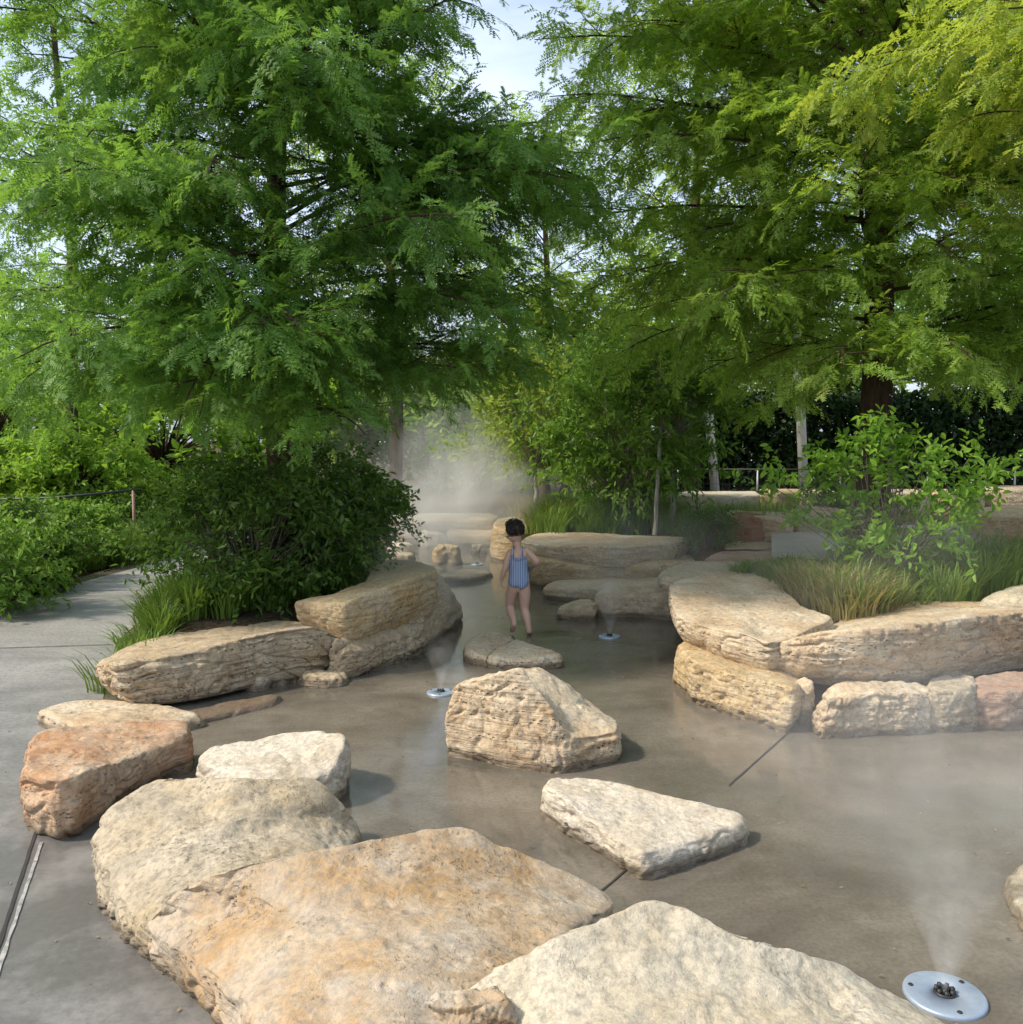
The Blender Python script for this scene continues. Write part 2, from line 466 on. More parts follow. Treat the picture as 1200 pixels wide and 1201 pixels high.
def stone(label, px, py, w, h, mat, zb=0, seed=0, dep=None, name='stone', group=None, cat='stone'):
    """small stone given by the pixel of its front base centre, pixel width and pixel height"""
    b = P(px, py, zb); sc = b[1] / F
    W, H = w * sc / 2, h * sc
    Dp = dep if dep else W * .8
    rs = np.random.default_rng(seed)
    nv = 8; vs = []
    ang = np.linspace(0, 2 * PI, nv, endpoint=False) + rs.uniform(-.2, .2, nv)
    n = 64; m = 12; k = 10
    t = np.linspace(0, 2 * PI, n, endpoint=False)
    rr = np.interp(t, np.append(ang - ang[0], 2 * PI), np.append(rs.uniform(.82, 1.05, nv), 1.0))
    sq = (np.abs(np.cos(t))**3 + np.abs(np.sin(t))**3)**(-1 / 3)
    x, y = np.cos(t) * rr * sq, np.sin(t) * rr * sq
    rows = []
    tilt = rs.uniform(-.25, .25)
    for q, s in [(j / m, 1 - .22 * (j / m)**2 - .06) for j in range(m + 1)] + [(1.0, .72 * (1 - j / k)) for j in range(1, k + 1)]:
        z = zb - .02 + (H + .02) * q + (.10 * H * (1 - (s / .72)**2) if q == 1.0 and s < .72 else 0)
        rows.append(np.stack([b[0] + x * W * s, b[1] + Dp + y * Dp * s, z + tilt * x * H * q * s], -1))
    A = np.array(rows)
    for _ in range(3): A[1:-1] += .25 * (A[:-2] + A[2:]) - .5 * A[1:-1]
    du = np.roll(A, -1, 1) - np.roll(A, 1, 1); dv = np.gradient(A, axis=0)
    nr = np.cross(du, dv); nr /= np.linalg.norm(nr, axis=-1)[..., None] + 1e-9; nr[-1] = (0, 0, 1)
    s_ = min(W, H)
    A = A + nr * (s_ * .3 * fbm(A * (1.2 / s_) + seed * 7.3, 4, seed))[..., None]
    A[-1] = A[-1].mean(0)
    R, Nn = A.shape[:2]
    i = np.arange(R - 1)[:, None] * Nn; j = np.arange(Nn)[None, :]; j2 = (j + 1) % Nn
    q = np.stack([i + j, i + j2, i + Nn + j2, i + Nn + j], -1).reshape(-1, 4)
    o = mesh_obj(name, A.reshape(-1, 3), q, mat, origin=np.array([b[0], b[1] + Dp, zb]))
    return tag(o, label, cat, group)


# foreground
rock('boulder', 'cream yellowish boulder at the bottom edge, nearest the large mist nozzle', [
    Bv(500, 1190, .22), Bv(560, 1140, .30), Bv(650, 1100, .36), Bv(768, 1050, .40), Bv(850, 1082, .36), Bv(905, 1100, .32), Bv(1000, 1132, .22), Bv(1095, 1185, .10), Bv(1170, 1260, .04),
    Bv(1150, 1400, .05), Bv(900, 1480, .2), Bv(650, 1480, .25), Bv(520, 1350, .22)], M['cream'], n=420, m=60, k=90, seed=1, disp=.03, strata=.012, rnd=10, dome=.03, chip=.012, ten=.8)
rock('boulder', 'largest boulder, broad brown weathered top with orange stain, bottom centre of the photo', [
    Fv(170, 1083, 186, 1135), Fv(215, 1118, 236, 1188), Fv(300, 1190, 310, 1290), Bv(430, 1400, .3), Bv(580, 1400, .28), Bv(620, 1250, .26), Bv(650, 1110, .24), Bv(712, 1058, .15), Bv(650, 1010, .24),
    Bv(590, 984, .31), Bv(543, 963, .36), Bv(480, 970, .37), Bv(400, 985, .38), Bv(300, 1004, .36), Bv(225, 1032, .28)], M['brown'], n=460, m=60, k=90, seed=2, disp=.028, strata=.02, sf=18, rnd=9, under=.05, dome=.02, ten=.75)
rock('boulder', 'grey pitted boulder behind the large brown boulder, left of the white flat one', [
    Fv(112, 982, 118, 1030), Fv(133, 1035, 130, 1080), Fv(156, 1070, 165, 1111), Bv(240, 1085, .2), Bv(340, 1035, .2), Bv(400, 1000, .1), Bv(418, 975, .06), Bv(397, 937, .18), Bv(367, 911, .26),
    Bv(280, 912, .29), Bv(190, 905, .28), Bv(150, 925, .25), Bv(124, 952, .22)], M['grey'], n=340, m=46, k=60, seed=3, disp=.026, rnd=8, dome=.02, chip=.018)
rock('boulder', 'white flat-topped boulder lying in the water behind the grey pitted boulder', [
    Fv(234, 892, 234, 925), Bv(250, 876), Bv(292, 866), Bv(350, 857), Bv(398, 859), Fv(407, 868, 405, 930), Fv(385, 905, 380, 948), Fv(300, 915, 300, 955)], M['white'], n=220, m=30, k=36, seed=4, disp=.014, strata=.006)
rock('boulder', 'orange stained squarish boulder at the left edge beside the path', [
    Fv(30, 902, 35, 972), Fv(62, 914, 68, 988), Fv(98, 906, 96, 980), Fv(150, 890, 142, 938), Fv(205, 872, 190, 912), Fv(221, 858, 222, 905), Bv(213, 842), Bv(139, 846), Bv(75, 851), Bv(36, 861)], M['orange'], n=280, m=46, k=40, seed=5, disp=.02, strata=.014, rnd=6, chip=.018)
rock('slab', 'thin pale slab on the path edge behind the orange stained boulder', [
    Fv(46, 832, 48, 850), Fv(85, 848, 88, 864), Fv(165, 852, 168, 866), Fv(235, 842, 240, 852), Bv(205, 828), Bv(145, 820), Bv(90, 820)], M['pale'], n=160, m=16, k=20, seed=6, disp=.01, cat='stone slab')
rock('slab', 'low reddish slab edge in the water below the long layered rock', [
    Fv(222, 845, 222, 851), Fv(262, 836, 265, 842), Fv(316, 822, 320, 828), Bv(325, 814), Bv(270, 822), Bv(222, 834)], M['red'], n=120, m=12, k=14, seed=7, disp=.008, rnd=3, cat='stone slab')
# left wall
rock('wall_rock', 'long layered rock with rows of pits, nearest of the left wall', [
    Fv(113, 779, 122, 808), Fv(135, 779, 150, 826), Fv(180, 773, 205, 821), Fv(228, 763, 258, 812), Fv(300, 744, 318, 798), Fv(367, 733, 372, 788), Fv(400, 748, 402, 780), Bv(390, 736), Bv(340, 727), Bv(262, 729),
    Bv(207, 742), Bv(150, 759)], M['strata'], zb=.06, n=420, m=80, k=28, seed=8, disp=.02, strata=.03, sf=24, rnd=5, under=.05, cat='wall rock', chip=.02)
rock('wall_rock', 'golden block stacked on top of the left wall, its square end facing the path', [
    Fv(345, 705, 345, 735), Fv(400, 707, 402, 751), Fv(426, 697, 426, 747), Fv(462, 687, 463, 737), Fv(489, 676, 492, 728), Fv(512, 667, 520, 717), Bv(508, 662), Bv(484, 656), Bv(455, 656), Bv(438, 661),
    Bv(428, 682), Bv(385, 697)], M['gold'], zb=.25, under=.09, n=260, m=40, k=28, seed=9, disp=.016, strata=.007, rnd=4, cat='wall rock', chip=.014, ten=.35)
rock('wall_rock', 'rough block under the golden block, sitting in the water', [
    Fv(388, 772, 386, 798), Fv(403, 766, 404, 797), Fv(430, 760, 431, 790), Fv(449, 755, 451, 782), Fv(472, 749, 475, 774), Fv(495, 742, 497, 764), Bv(497, 720, .26), Bv(440, 735, .26), Bv(392, 750, .26)], M['strata'], n=220, m=34, k=18, seed=10, disp=.018, strata=.02, cat='wall rock', chip=.018)
rock('wall_rock', 'dark low rock at the far foot of the left wall', [
    Fv(494, 735, 496, 762), Fv(518, 722, 520, 744), Fv(539, 708, 541, 728), Bv(534, 700, .2), Bv(515, 704, .24), Bv(497, 715, .26)], M['dim'], n=140, m=22, k=14, seed=11, disp=.02, cat='wall rock')
rock('wall_rock', 'grey sloping end rock between the golden block and the dark low rock', [
    Fv(497, 700, 500, 724), Fv(520, 690, 528, 718), Fv(524, 686, 538, 710), Bv(515, 672, .42), Bv(500, 682, .42)], M['dim'], zb=.15, n=120, m=20, k=12, seed=12, disp=.018, cat='wall rock')
stone('small pale stone under the long layered rock, leftmost of three', 296, 812, 34, 17, M['pale'], seed=21, dep=.12)
stone('small broken stone under the long layered rock, middle of three', 322, 806, 26, 20, M['cream'], seed=22, dep=.12)
stone('small brownish stone under the long layered rock, rightmost of three', 341, 802, 18, 18, M['gold'], seed=23, dep=.12)
stone('flat tan stone in the water at the right end of the long layered rock', 374, 808, 66, 12, M['strata'], seed=24, dep=.14)
stone('tiny dark stone wedged below the pitted end of the long layered rock', 173, 831, 18, 5, M['pale'], seed=25, dep=.05)

rock('stone', 'dark brown lump between the cream and the large brown boulder, at the bottom edge', [Fv(498, 1174, 500, 1215), Fv(540, 1180, 545, 1232), Fv(592, 1172, 592, 1225), Bv(580, 1160), Bv(530, 1160)], M['brown'], zb=.2, n=140, m=24, k=20, seed=26, disp=.02, cat='stone')
# centre stones
rock('boulder', 'tall wedge-shaped cream boulder in the middle of the water', [
    Fv(530, 804, 526, 887, .05), Fv(575, 792, 583, 899, .1), Fv(612, 784, 630, 906, .14), Fv(645, 828, 655, 908, .08), Fv(670, 866, 670, 905, .02), Fv(722, 858, 722, 893), Fv(724, 846, 724, 880), Bv(700, 829, .15), Bv(664, 801, .28), Bv(642, 786, .36),
    Bv(628, 779, .39), Bv(580, 788, .39), Bv(545, 797, .37)],
 M['pale'], n=300, m=56, k=50, seed=13, disp=.014, strata=.012, sf=26, rnd=5, chip=.012, ten=.3)
rock('boulder', 'low white triangular boulder in the water right of centre', [
    Fv(639, 918, 638, 962), Fv(665, 940, 682, 985), Fv(705, 972, 720, 1008), Fv(752, 998, 757, 1031), Fv(790, 992, 792, 1019), Fv(850, 972, 852, 998), Fv(872, 964, 874, 988), Bv(866, 952), Bv(845, 946), Bv(765, 927), Bv(692, 911), Bv(650, 909)],
    M['white'], n=260, m=34, k=40, seed=14, disp=.014, strata=.006, rnd=8, ten=.5)
rock('slab', 'low cracked flat rock just in front of the child, left half', [
    Fv(548, 760, 549, 776), Fv(570, 771, 572, 783), Fv(583, 757, 584, 771), Bv(602, 748), Bv(590, 742), Bv(565, 742), Bv(551, 750)], M['pale'], n=130, m=16, k=16, seed=15, disp=.012, rnd=4, cat='flat rock')
rock('slab', 'low cracked flat rock just in front of the child, right half', [
    Fv(573, 768, 574, 784), Fv(610, 774, 612, 787), Fv(655, 768, 656, 784), Bv(655, 764), Bv(625, 755), Bv(606, 748), Bv(588, 757)], M['pale'], n=140, m=16, k=16, seed=16, disp=.012, rnd=4, cat='flat rock')
rock('boulder', 'pale boulder cut by the right edge of the photo, in the water', [
    Fv(1184, 1043, 1187, 1053), Fv(1215, 1075, 1215, 1100), Fv(1300, 1060, 1300, 1100), Bv(1290, 1000), Bv(1215, 1000), Bv(1192, 1025)], M['cream'], n=150, m=24, k=24, seed=17, disp=.015)

# right wall
rock('wall_rock', 'wide pale slab with a flat pinkish top at the left end of the right wall', [
    Fv(786, 698, 792, 745), Fv(793, 722, 798, 760), Fv(834, 736, 836, 780), Fv(870, 741, 872, 791), Fv(903, 752, 903, 797), Fv(940, 742, 945, 790), Bv(976, 724), Bv(940, 709), Bv(919, 690), Bv(893, 675), Bv(836, 673), Bv(790, 681)],
    M['pale'], zb=.2, n=340, m=48, k=60, seed=31, disp=.018, strata=.02, sf=22, rnd=5, cat='wall rock', chip=.024, ten=.5, under=.10)
rock('wall_rock', 'long pale rock with a rounded top on the right wall, pitted front', [
    Fv(904, 768, 908, 790), Fv(915, 752, 918, 795), Fv(960, 741, 970, 804), Fv(1010, 736, 1015, 808), Fv(1066, 732, 1068, 805), Fv(1135, 722, 1142, 796), Fv(1215, 716, 1215, 784), Fv(1290, 716, 1290, 780), Bv(1280, 700), Bv(1200, 701), Bv(1162, 706),
    Bv(1104, 705), Bv(1056, 707), Bv(1030, 716), Bv(985, 723), Bv(940, 738)], M['pale'], zb=.2, n=420, m=54, k=40, seed=32, disp=.02, strata=.020, sf=20, rnd=9, cat='wall rock', chip=.02, under=.12)
rock('wall_rock', 'rounded pale rock behind the right wall at the right edge of the photo', [
    Fv(1152, 705, 1152, 722), Fv(1230, 700, 1230, 730), Bv(1300, 680), Bv(1225, 681), Bv(1185, 690)], M['cream'], zb=.42, n=160, m=20, k=22, seed=33, disp=.02, dome=.03, cat='wall rock')
rock('wall_rock', 'golden corner rock under the wide slab, at the water', [
    Fv(797, 758, 789, 800), Fv(808, 772, 815, 824), Fv(850, 788, 850, 837), Fv(890, 796, 884, 848), Fv(932, 806, 920, 859), Fv(940, 800, 938, 836), Bv(935, 780, .24), Bv(850, 762, .24), Bv(805, 750, .24)], M['gold'], n=260, m=40, k=20, seed=34, disp=.02, strata=.012, cat='wall rock', chip=.016)
rock('wall_rock', 'pinkish wedge rock in the lower row of the right wall, beside two little stones', [
    Fv(957, 838, 954, 853), Fv(972, 818, 963, 866), Fv(1028, 812, 1028, 863), Fv(1088, 812, 1088, 859), Bv(1085, 800, .23), Bv(980, 800, .23)], M['pale'], n=220, m=36, k=16, seed=35, disp=.022, strata=.010, cat='wall rock', chip=.016)
rock('wall_rock', 'grey rock in the lower row of the right wall, left of the red one', [
    Fv(1090, 812, 1090, 858), Fv(1140, 806, 1142, 857), Bv(1140, 790, .23), Bv(1092, 795, .23)], M['grey'], n=150, m=30, k=14, seed=36, disp=.02, cat='wall rock')
rock('wall_rock', 'red stained rock in the lower row of the right wall, at the photo edge', [
    Fv(1144, 812, 1144, 856), Fv(1215, 804, 1215, 856), Fv(1290, 798, 1290, 850), Bv(1280, 780, .23), Bv(1150, 790, .23)], M['red'], n=180, m=30, k=14, seed=37, disp=.02, cat='wall rock')
stone('little pinkish stone wedged in the right wall, upper of two', 948, 826, 24, 22, M['pale'], zb=.10, seed=41, dep=.09)
stone('little pinkish stone wedged in the right wall, lower of two', 948, 850, 23, 24, M['pale'], seed=42, dep=.09)
rock('slab', 'grey thin layered plate behind the wide pale slab', [
    Fv(778, 676, 778, 690), Fv(800, 682, 800, 694), Fv(925, 688, 925, 700), Bv(905, 664), Bv(850, 658), Bv(808, 657), Bv(777, 668)], M['grey'], zb=.36, n=180, m=16, k=26, seed=43, disp=.014, strata=.014, rnd=3, cat='stone slab')

# centre-right back slabs
rock('wall_rock', 'long flat slab with a dark underside behind the child, upper of two', [
    Fv(612, 634, 614, 648), Fv(632, 638, 632, 653), Fv(671, 640, 671, 658), Fv(725, 640, 725, 662), Fv(775, 637, 775, 657), Fv(803, 634, 801, 651), Bv(803, 630), Bv(739, 627), Bv(667, 624), Bv(625, 626)], M['pale'], zb=.30, n=240, m=30, k=26, seed=51, disp=.02, strata=.016, cat='wall rock', rnd=4)
rock('wall_rock', 'golden lower slab behind the child, at the water', [
    Fv(598, 652, 598, 684), Fv(640, 656, 640, 690), Fv(700, 662, 700, 694), Fv(770, 660, 770, 694), Fv(812, 658, 812, 690), Bv(812, 650, .3), Bv(700, 648, .3), Bv(610, 645, .3)], M['gold'], n=220, m=26, k=18, seed=52, disp=.022, strata=.014, cat='wall rock')
rock('wall_rock', 'upright tan rock directly behind the head of the child', [
    Fv(578, 616, 577, 657), Fv(604, 622, 604, 660), Fv(642, 624, 642, 656), Bv(642, 614), Bv(612, 604), Bv(585, 607)], M['gold'], n=160, m=34, k=20, seed=53, disp=.02, cat='wall rock', rnd=4)
rock('slab', 'grey ledge slab right of the child, with a small boulder in front', [
    Fv(639, 689, 641, 703), Fv(690, 689, 691, 708), Fv(740, 688, 741, 710), Fv(800, 684, 800, 705), Bv(800, 672), Bv(720, 676), Bv(650, 680)], M['dim'], n=180, m=20, k=22, seed=54, disp=.016, strata=.012, cat='stone slab')
rock('boulder', 'small boulder in the water below the grey ledge slab', [
    Fv(655, 714, 656, 726), Fv(696, 708, 697, 727), Bv(697, 703), Bv(678, 702), Bv(662, 708)], M['dim'], n=120, m=18, k=16, seed=55, disp=.014)
rock('wall_rock', 'shaded dark rock under the tip of the wide pale slab', [
    Fv(700, 700, 700, 724), Fv(750, 698, 750, 724), Fv(792, 700, 796, 728), Bv(800, 684, .25), Bv(710, 688, .25)], M['dim'], n=160, m=22, k=16, seed=56, disp=.02, cat='wall rock')

# back left rocks in the mist
rock('wall_rock', 'tan squarish block of the back wall left of the mist, top row', [
    Fv(428, 610, 428, 625), Fv(455, 609, 455, 625), Fv(480, 608, 480, 624), Bv(480, 602), Bv(440, 602)], M['pale'], zb=.13, n=110, m=18, k=12, seed=61, disp=.02, cat='wall rock')
rock('wall_rock', 'long pale block of the back wall hidden in the mist, top row', [
    Fv(482, 609, 482, 625), Fv(530, 608, 530, 625), Fv(578, 608, 578, 625), Bv(578, 601), Bv(484, 601)], M['pale'], zb=.13, n=140, m=18, k=12, seed=62, disp=.02, cat='wall rock')
rock('wall_rock', 'brown block of the back wall, bottom row at left', [
    Fv(436, 626, 436, 642), Fv(490, 626, 490, 641), Bv(490, 620), Bv(438, 620)], M['brown'], n=110, m=16, k=12, seed=63, disp=.02, cat='wall rock')
rock('wall_rock', 'pale block of the back wall behind the mist, bottom row at right', [
    Fv(530, 626, 530, 641), Fv(600, 626, 600, 641), Bv(600, 618), Bv(530, 618)], M['pale'], n=110, m=16, k=12, seed=64, disp=.02, cat='wall rock')
stone('rounded white boulder at far left of the stream, against the dark bush', 430, 655, 36, 15, M['white'], seed=65)
stone('rounded cream boulder beside the rounded white one, far up the stream', 468, 652, 38, 13, M['white'], seed=66)
stone('flat grey stone in front of the two rounded far boulders', 463, 659, 50, 8, M['grey'], seed=67)
stone('hazy boulder near the mist column at the back of the stream', 508, 644, 38, 17, M['cream'], seed=68)
stone('cream boulder with a golden base standing in the far stream', 524, 664, 38, 21, M['gold'], seed=69)
stone('small block seen through the mist left of the child', 561, 650, 22, 10, M['cream'], seed=70)
rock('slab', 'flat stepping slab in the water left of the child', [
    Fv(512, 674, 516, 682), Fv(550, 675, 552, 683), Fv(576, 671, 577, 677), Bv(568, 667), Bv(535, 668)], M['pale'], n=110, m=12, k=14, seed=71, disp=.01, cat='stone slab')

# right terrace
rock('boulder', 'blocky boulder with a rusty red broken face on the back terrace', [
    Fv(829, 606, 838, 622), Fv(850, 606, 850, 633), Fv(895, 606, 895, 636), Fv(928, 608, 926, 637), Fv(938, 606, 938, 628), Bv(932, 600), Bv(856, 598), Bv(833, 601)], M['pale'], zb=.40, n=180, m=30, k=20, seed=72, disp=.02, rnd=4)
rb = bpy.data.objects[-1] if False else [o for o in COL.objects if o.get('label', '').startswith('blocky boulder')][0]
rf = rock('rusty_face', None, [Fv(850, 604, 850, 631, .02), Fv(872, 602, 875, 634, .02), Fv(900, 608, 902, 633, .02), Bv(898, 603, .66), Bv(870, 599, .67), Bv(852, 602, .66)], M['rustrock'], zb=.42, n=110, m=24, k=12, seed=75, disp=.02, cat=None, chip=.03)
rf.location = rf.location - rb.location + Vector((0, -.05, 0)); rf.parent = rb
rock('slab', 'dark narrow slab under the boulder with the rusty face', [
    Fv(851, 642, 852, 649), Fv(936, 640, 937, 648), Bv(936, 632), Bv(860, 634)], M['dim'], zb=.34, n=110, m=12, k=12, seed=73, disp=.012, cat='stone slab')
rock('slab', 'flat reddish slab in front of the dark narrow slab', [
    Fv(828, 654, 829, 662), Fv(890, 656, 890, 663), Fv(940, 652, 940, 660), Bv(938, 645), Bv(850, 646)], M['red'], zb=.37, n=120, m=12, k=12, seed=74, disp=.012, cat='stone slab')
for i, (x0, x1, y0, y1, mt, lb) in enumerate([
    (785, 890, 577, 600, 'white', 'long white block of the terrace wall under the white poles'),
    (892, 938, 574, 600, 'gold', 'square tan block of the terrace wall beside the second white pole'),
    (940, 1010, 575, 602, 'pale', 'tan block of the terrace wall behind the fresh green shrub, at left'),
    (1012, 1090, 574, 602, 'pale', 'tan block of the terrace wall hidden behind the fresh green shrub'),
    (1092, 1152, 574, 602, 'gold', 'tan block of the terrace wall between the fresh shrub and the layered corner'),
    (1154, 1260, 570, 598, 'pale', 'upper layered tan block at the right end of the terrace wall')]):
    rock('wall_rock', lb, [Fv(x0, y0 + 3, x0, y1), Fv((x0 + x1) / 2, y0 + 4, (x0 + x1) / 2, y1 + 1), Fv(x1, y0 + 3, x1, y1), Bv(x1, y0 - 1), Bv(x0, y0 - 1)], M[mt], zb=.55, n=120, m=20, k=12, seed=80 + i, disp=.015, rnd=2, ten=.2, cat='wall rock')
rock('wall_rock', 'lower layered tan block at the right end of the terrace wall', [
    Fv(1150, 602, 1150, 638), Fv(1260, 602, 1260, 640), Bv(1260, 594), Bv(1152, 594)], M['gold'], zb=.45, n=130, m=22, k=12, seed=90, disp=.02, strata=.02, cat='wall rock')
rock('wall_rock', 'brown rock of the terrace behind the left side of the fresh shrub', [
    Fv(934, 600, 934, 626), Fv(985, 602, 985, 624), Bv(985, 594), Bv(936, 592)], M['brown'], zb=.5, n=120, m=20, k=12, seed=91, disp=.02, cat='wall rock')

# ------------------------------------------------------------------ ground
def poly_sd(poly, X, Y):
    poly = np.array(poly, float); d = np.full(X.shape, 1e9); ins = np.zeros(X.shape, bool)
    for a, b in zip(poly, np.roll(poly, -1, 0)):
        e = b - a; t = np.clip(((X - a[0]) * e[0] + (Y - a[1]) * e[1]) / (e @ e), 0, 1)
        d = np.minimum(d, np.hypot(X - a[0] - t * e[0], Y - a[1] - t * e[1]))
        c = (a[1] > Y) != (b[1] > Y)
        ins ^= c & (X < (b[0] - a[0]) * (Y - a[1]) / (b[1] - a[1] + 1e-12) + a[0])
    return np.where(ins, d, -d)


LB = [(-2.6, 5.85), (-2.0, 5.9), (-1.5, 6.25), (-1.25, 7.2), (-1.2, 8.2), (-1.6, 10), (-2.1, 13), (-2.2, 17), (-4.0, 17), (-4.0, 12.5), (-4.0, 11.2), (-3.6, 9.6), (-3.13, 7.1)]
RB = [(1.42, 6.75), (1.75, 6.0), (2.3, 5.45), (20, 5.4), (30, 40), (-3.6, 40), (-2.6, 16), (-.3, 15.6), (.1, 12), (.2, 10.4), (1.9, 10.1), (1.95, 9), (1.5, 7.6)]


def ground_h(X, Y):
    h = -.05 + .32 * sstep(0, .45, poly_sd(LB, X, Y))
    r = poly_sd(RB, X, Y)
    h = np.maximum(h, -.05 + sstep(0, .16, r) * (.42 + .16 * sstep(9, 13, Y) * sstep(1, 3, X)))
    h += .6 * sstep(24, 45, Y)
    return h + .012 * gnoise(np.stack([X * 3, Y * 3, X * 0], -1), 5)


xs = np.concatenate([np.linspace(-150, -8, 24), np.arange(-7.9, 8, .08), np.linspace(8.1, 150, 24)])
ys = np.concatenate([np.linspace(-20, 1.5, 10), np.arange(1.6, 20, .08), np.linspace(20.2, 300, 60)])
X, Y = np.meshgrid(xs, ys)
V = np.stack([X, Y, ground_h(X, Y)], -1).reshape(-1, 3)
i = np.arange(len(ys) - 1)[:, None] * len(xs); j = np.arange(len(xs) - 1)[None, :]
q = np.stack([i + j, i + j + 1, i + len(xs) + j + 1, i + len(xs) + j], -1).reshape(-1, 4)
m, nt, out = new_mat('mulch_soil')
g = N(nt, 'ShaderNodeNewGeometry'); nn = noise(nt, g.outputs['Position'], 26, 8, .75)
principled(nt, out, ramp(nt, nn, [(.3, (.03, .022, .014)), (.5, (.085, .062, .04)), (.72, (.19, .15, .10))]), .95, bump(nt, nn, 1, .04), spec=.1)
tag(mesh_obj('ground', V, q, m), kind='structure')


def flat_sheet(name, poly, z, mat, step=.25):
    from mathutils.geometry import tessellate_polygon
    V_ = [Vector((x, y, z)) for x, y in poly]; tr = np.array(tessellate_polygon([V_]))
    P_ = np.array([tuple(v) for v in V_])
    e = P_[tr[:, 1]] - P_[tr[:, 0]]; f2 = P_[tr[:, 2]] - P_[tr[:, 0]]
    fl = e[:, 0] * f2[:, 1] - e[:, 1] * f2[:, 0] < 0; tr[fl] = tr[fl][:, ::-1]
    return tag(mesh_obj(name, P_, tr, mat, smooth=False), kind='structure')


# wet stream bed
m, nt, out = new_mat('wet_brown_concrete')
g = N(nt, 'ShaderNodeNewGeometry'); pos = g.outputs['Position']
pa = noise(nt, scaled(nt, pos, (1, 1.5, 1)), .8, 7, .62, .5); pb = noise(nt, pos, 5, 7, .7); pc = noise(nt, pos, 60, 4, .7)
c = ramp(nt, pa, [(.34, (.105, .093, .073)), (.5, (.165, .146, .115)), (.66, (.235, .21, .168))])
c = mix(nt, ramp(nt, pb, [(.45, 0.0), (.7, .6)]), c, (.10, .083, .06))
c = mix(nt, ramp(nt, pc, [(.35, .35), (.6, 0.0)]), c, (.06, .05, .04))
rr = ramp(nt, math_(nt, 'ADD', math_(nt, 'MULTIPLY', pa, .7), math_(nt, 'MULTIPLY', pb, .3)), [(.40, .045), (.50, .12), (.62, .30)])
rp = noise(nt, scaled(nt, pos, (1, 2.2, 1)), 7, 3, .5)
nb = bump(nt, rp, .06, .008, bump(nt, pc, .08, .0015))
principled(nt, out, c, rr, nb, spec=.5)
sx, sy = np.arange(-5, 12.01, .5), np.arange(-3, 18.01, .5)
X, Y = np.meshgrid(sx, sy); i = np.arange(len(sy) - 1)[:, None] * len(sx); j = np.arange(len(sx) - 1)[None, :]
tag(mesh_obj('stream_bed', np.stack([X, Y, X * 0], -1).reshape(-1, 3), np.stack([i + j, i + j + 1, i + len(sx) + j + 1, i + len(sx) + j], -1).reshape(-1, 4), m), kind='structure')
# path
m, nt, out = new_mat('grey_broom_concrete')
g = N(nt, 'ShaderNodeNewGeometry'); pos = g.outputs['Position']
pa = noise(nt, scaled(nt, pos, (.5, 1.8, 1)), .9, 7, .65, .3); pb = noise(nt, pos, 40, 6, .75); pc = noise(nt, pos, 2.6, 6, .7)
c = ramp(nt, pa, [(.33, (.20, .195, .185)), (.5, (.29, .28, .265)), (.66, (.38, .37, .35))])
damp = ramp(nt, math_(nt, 'ADD', math_(nt, 'MULTIPLY', N(nt, 'ShaderNodeSeparateXYZ').outputs[0], 0), noise(nt, pos, .55, 5, .6)), [(.47, 1.0), (.54, 0.0)])
sp = N(nt, 'ShaderNodeSeparateXYZ'); nt.links.new(pos, sp.inputs[0])
near = ramp(nt, math_(nt, 'MULTIPLY', sp.outputs[1], .1), [(.42, 1.0), (.68, 0.0)])
dm = math_(nt, 'MULTIPLY', near, math_(nt, 'ADD', math_(nt, 'MULTIPLY', damp, .45), .5))
c = mix(nt, dm, c, (.125, .12, .11))
c = mix(nt, ramp(nt, pb, [(.38, .55), (.58, 0.0)]), c, (.10, .095, .088))
c = mix(nt, ramp(nt, pc, [(.5, 0.0), (.66, .3)]), c, (.40, .385, .36))
principled(nt, out, c, ramp(nt, dm, [(0, .62), (.9, .28)]), bump(nt, noise(nt, scaled(nt, pos, (12, 160, 1)), 1, 3, .6), .25, .002), spec=.45)
PATH = [(-.5, -1), (-.5, 2.3), (-1.05, 3.46), (-1.95, 4.36), (-2.42, 5.17), (-2.74, 5.95), (-3.13, 7), (-3.6, 9.6), (-4.1, 11.2), (-4.0, 14), (-3.2, 18), (-2.4, 24), (-3.8, 24), (-4.4, 17), (-4.75, 13), (-4.6, 11.6), (-4.75, 10.4), (-4.9, 9.4), (-4.95, 8.4), (-5.6, 6), (-6.5, 2), (-7, -1)]
flat_sheet('path', PATH, .004, m)
mj = plain_mat('dark_joint_filler', (.035, .032, .028), .9)
mw = plain_mat('pale_lime_residue', (.30, .29, .27), .85, var=.5, scale=30)


def strip(name, a, b, w, z, mat, wob=.004, seed=3):
    a = np.array(a[:2]); b = np.array(b[:2]); L = np.linalg.norm(b - a); n = max(8, int(L / .03))
    t = np.linspace(0, 1, n)[:, None]; c = a * (1 - t) + b * t; nr = np.array([-(b - a)[1], (b - a)[0]]) / L
    s = np.zeros((n, 3)); s[:, 0] = t[:, 0] * L * 9; w1 = w / 2 + wob * gnoise(s, seed); w2 = w / 2 + wob * gnoise(s + 50, seed)
    V = np.concatenate([np.c_[c + nr * w1[:, None], np.full(n, z)], np.c_[c - nr * w2[:, None], np.full(n, z)]])
    i = np.arange(n - 1)
    return tag(mesh_obj(name, V, np.stack([i, i + n, i + n + 1, i + 1], -1), mat), kind='structure')


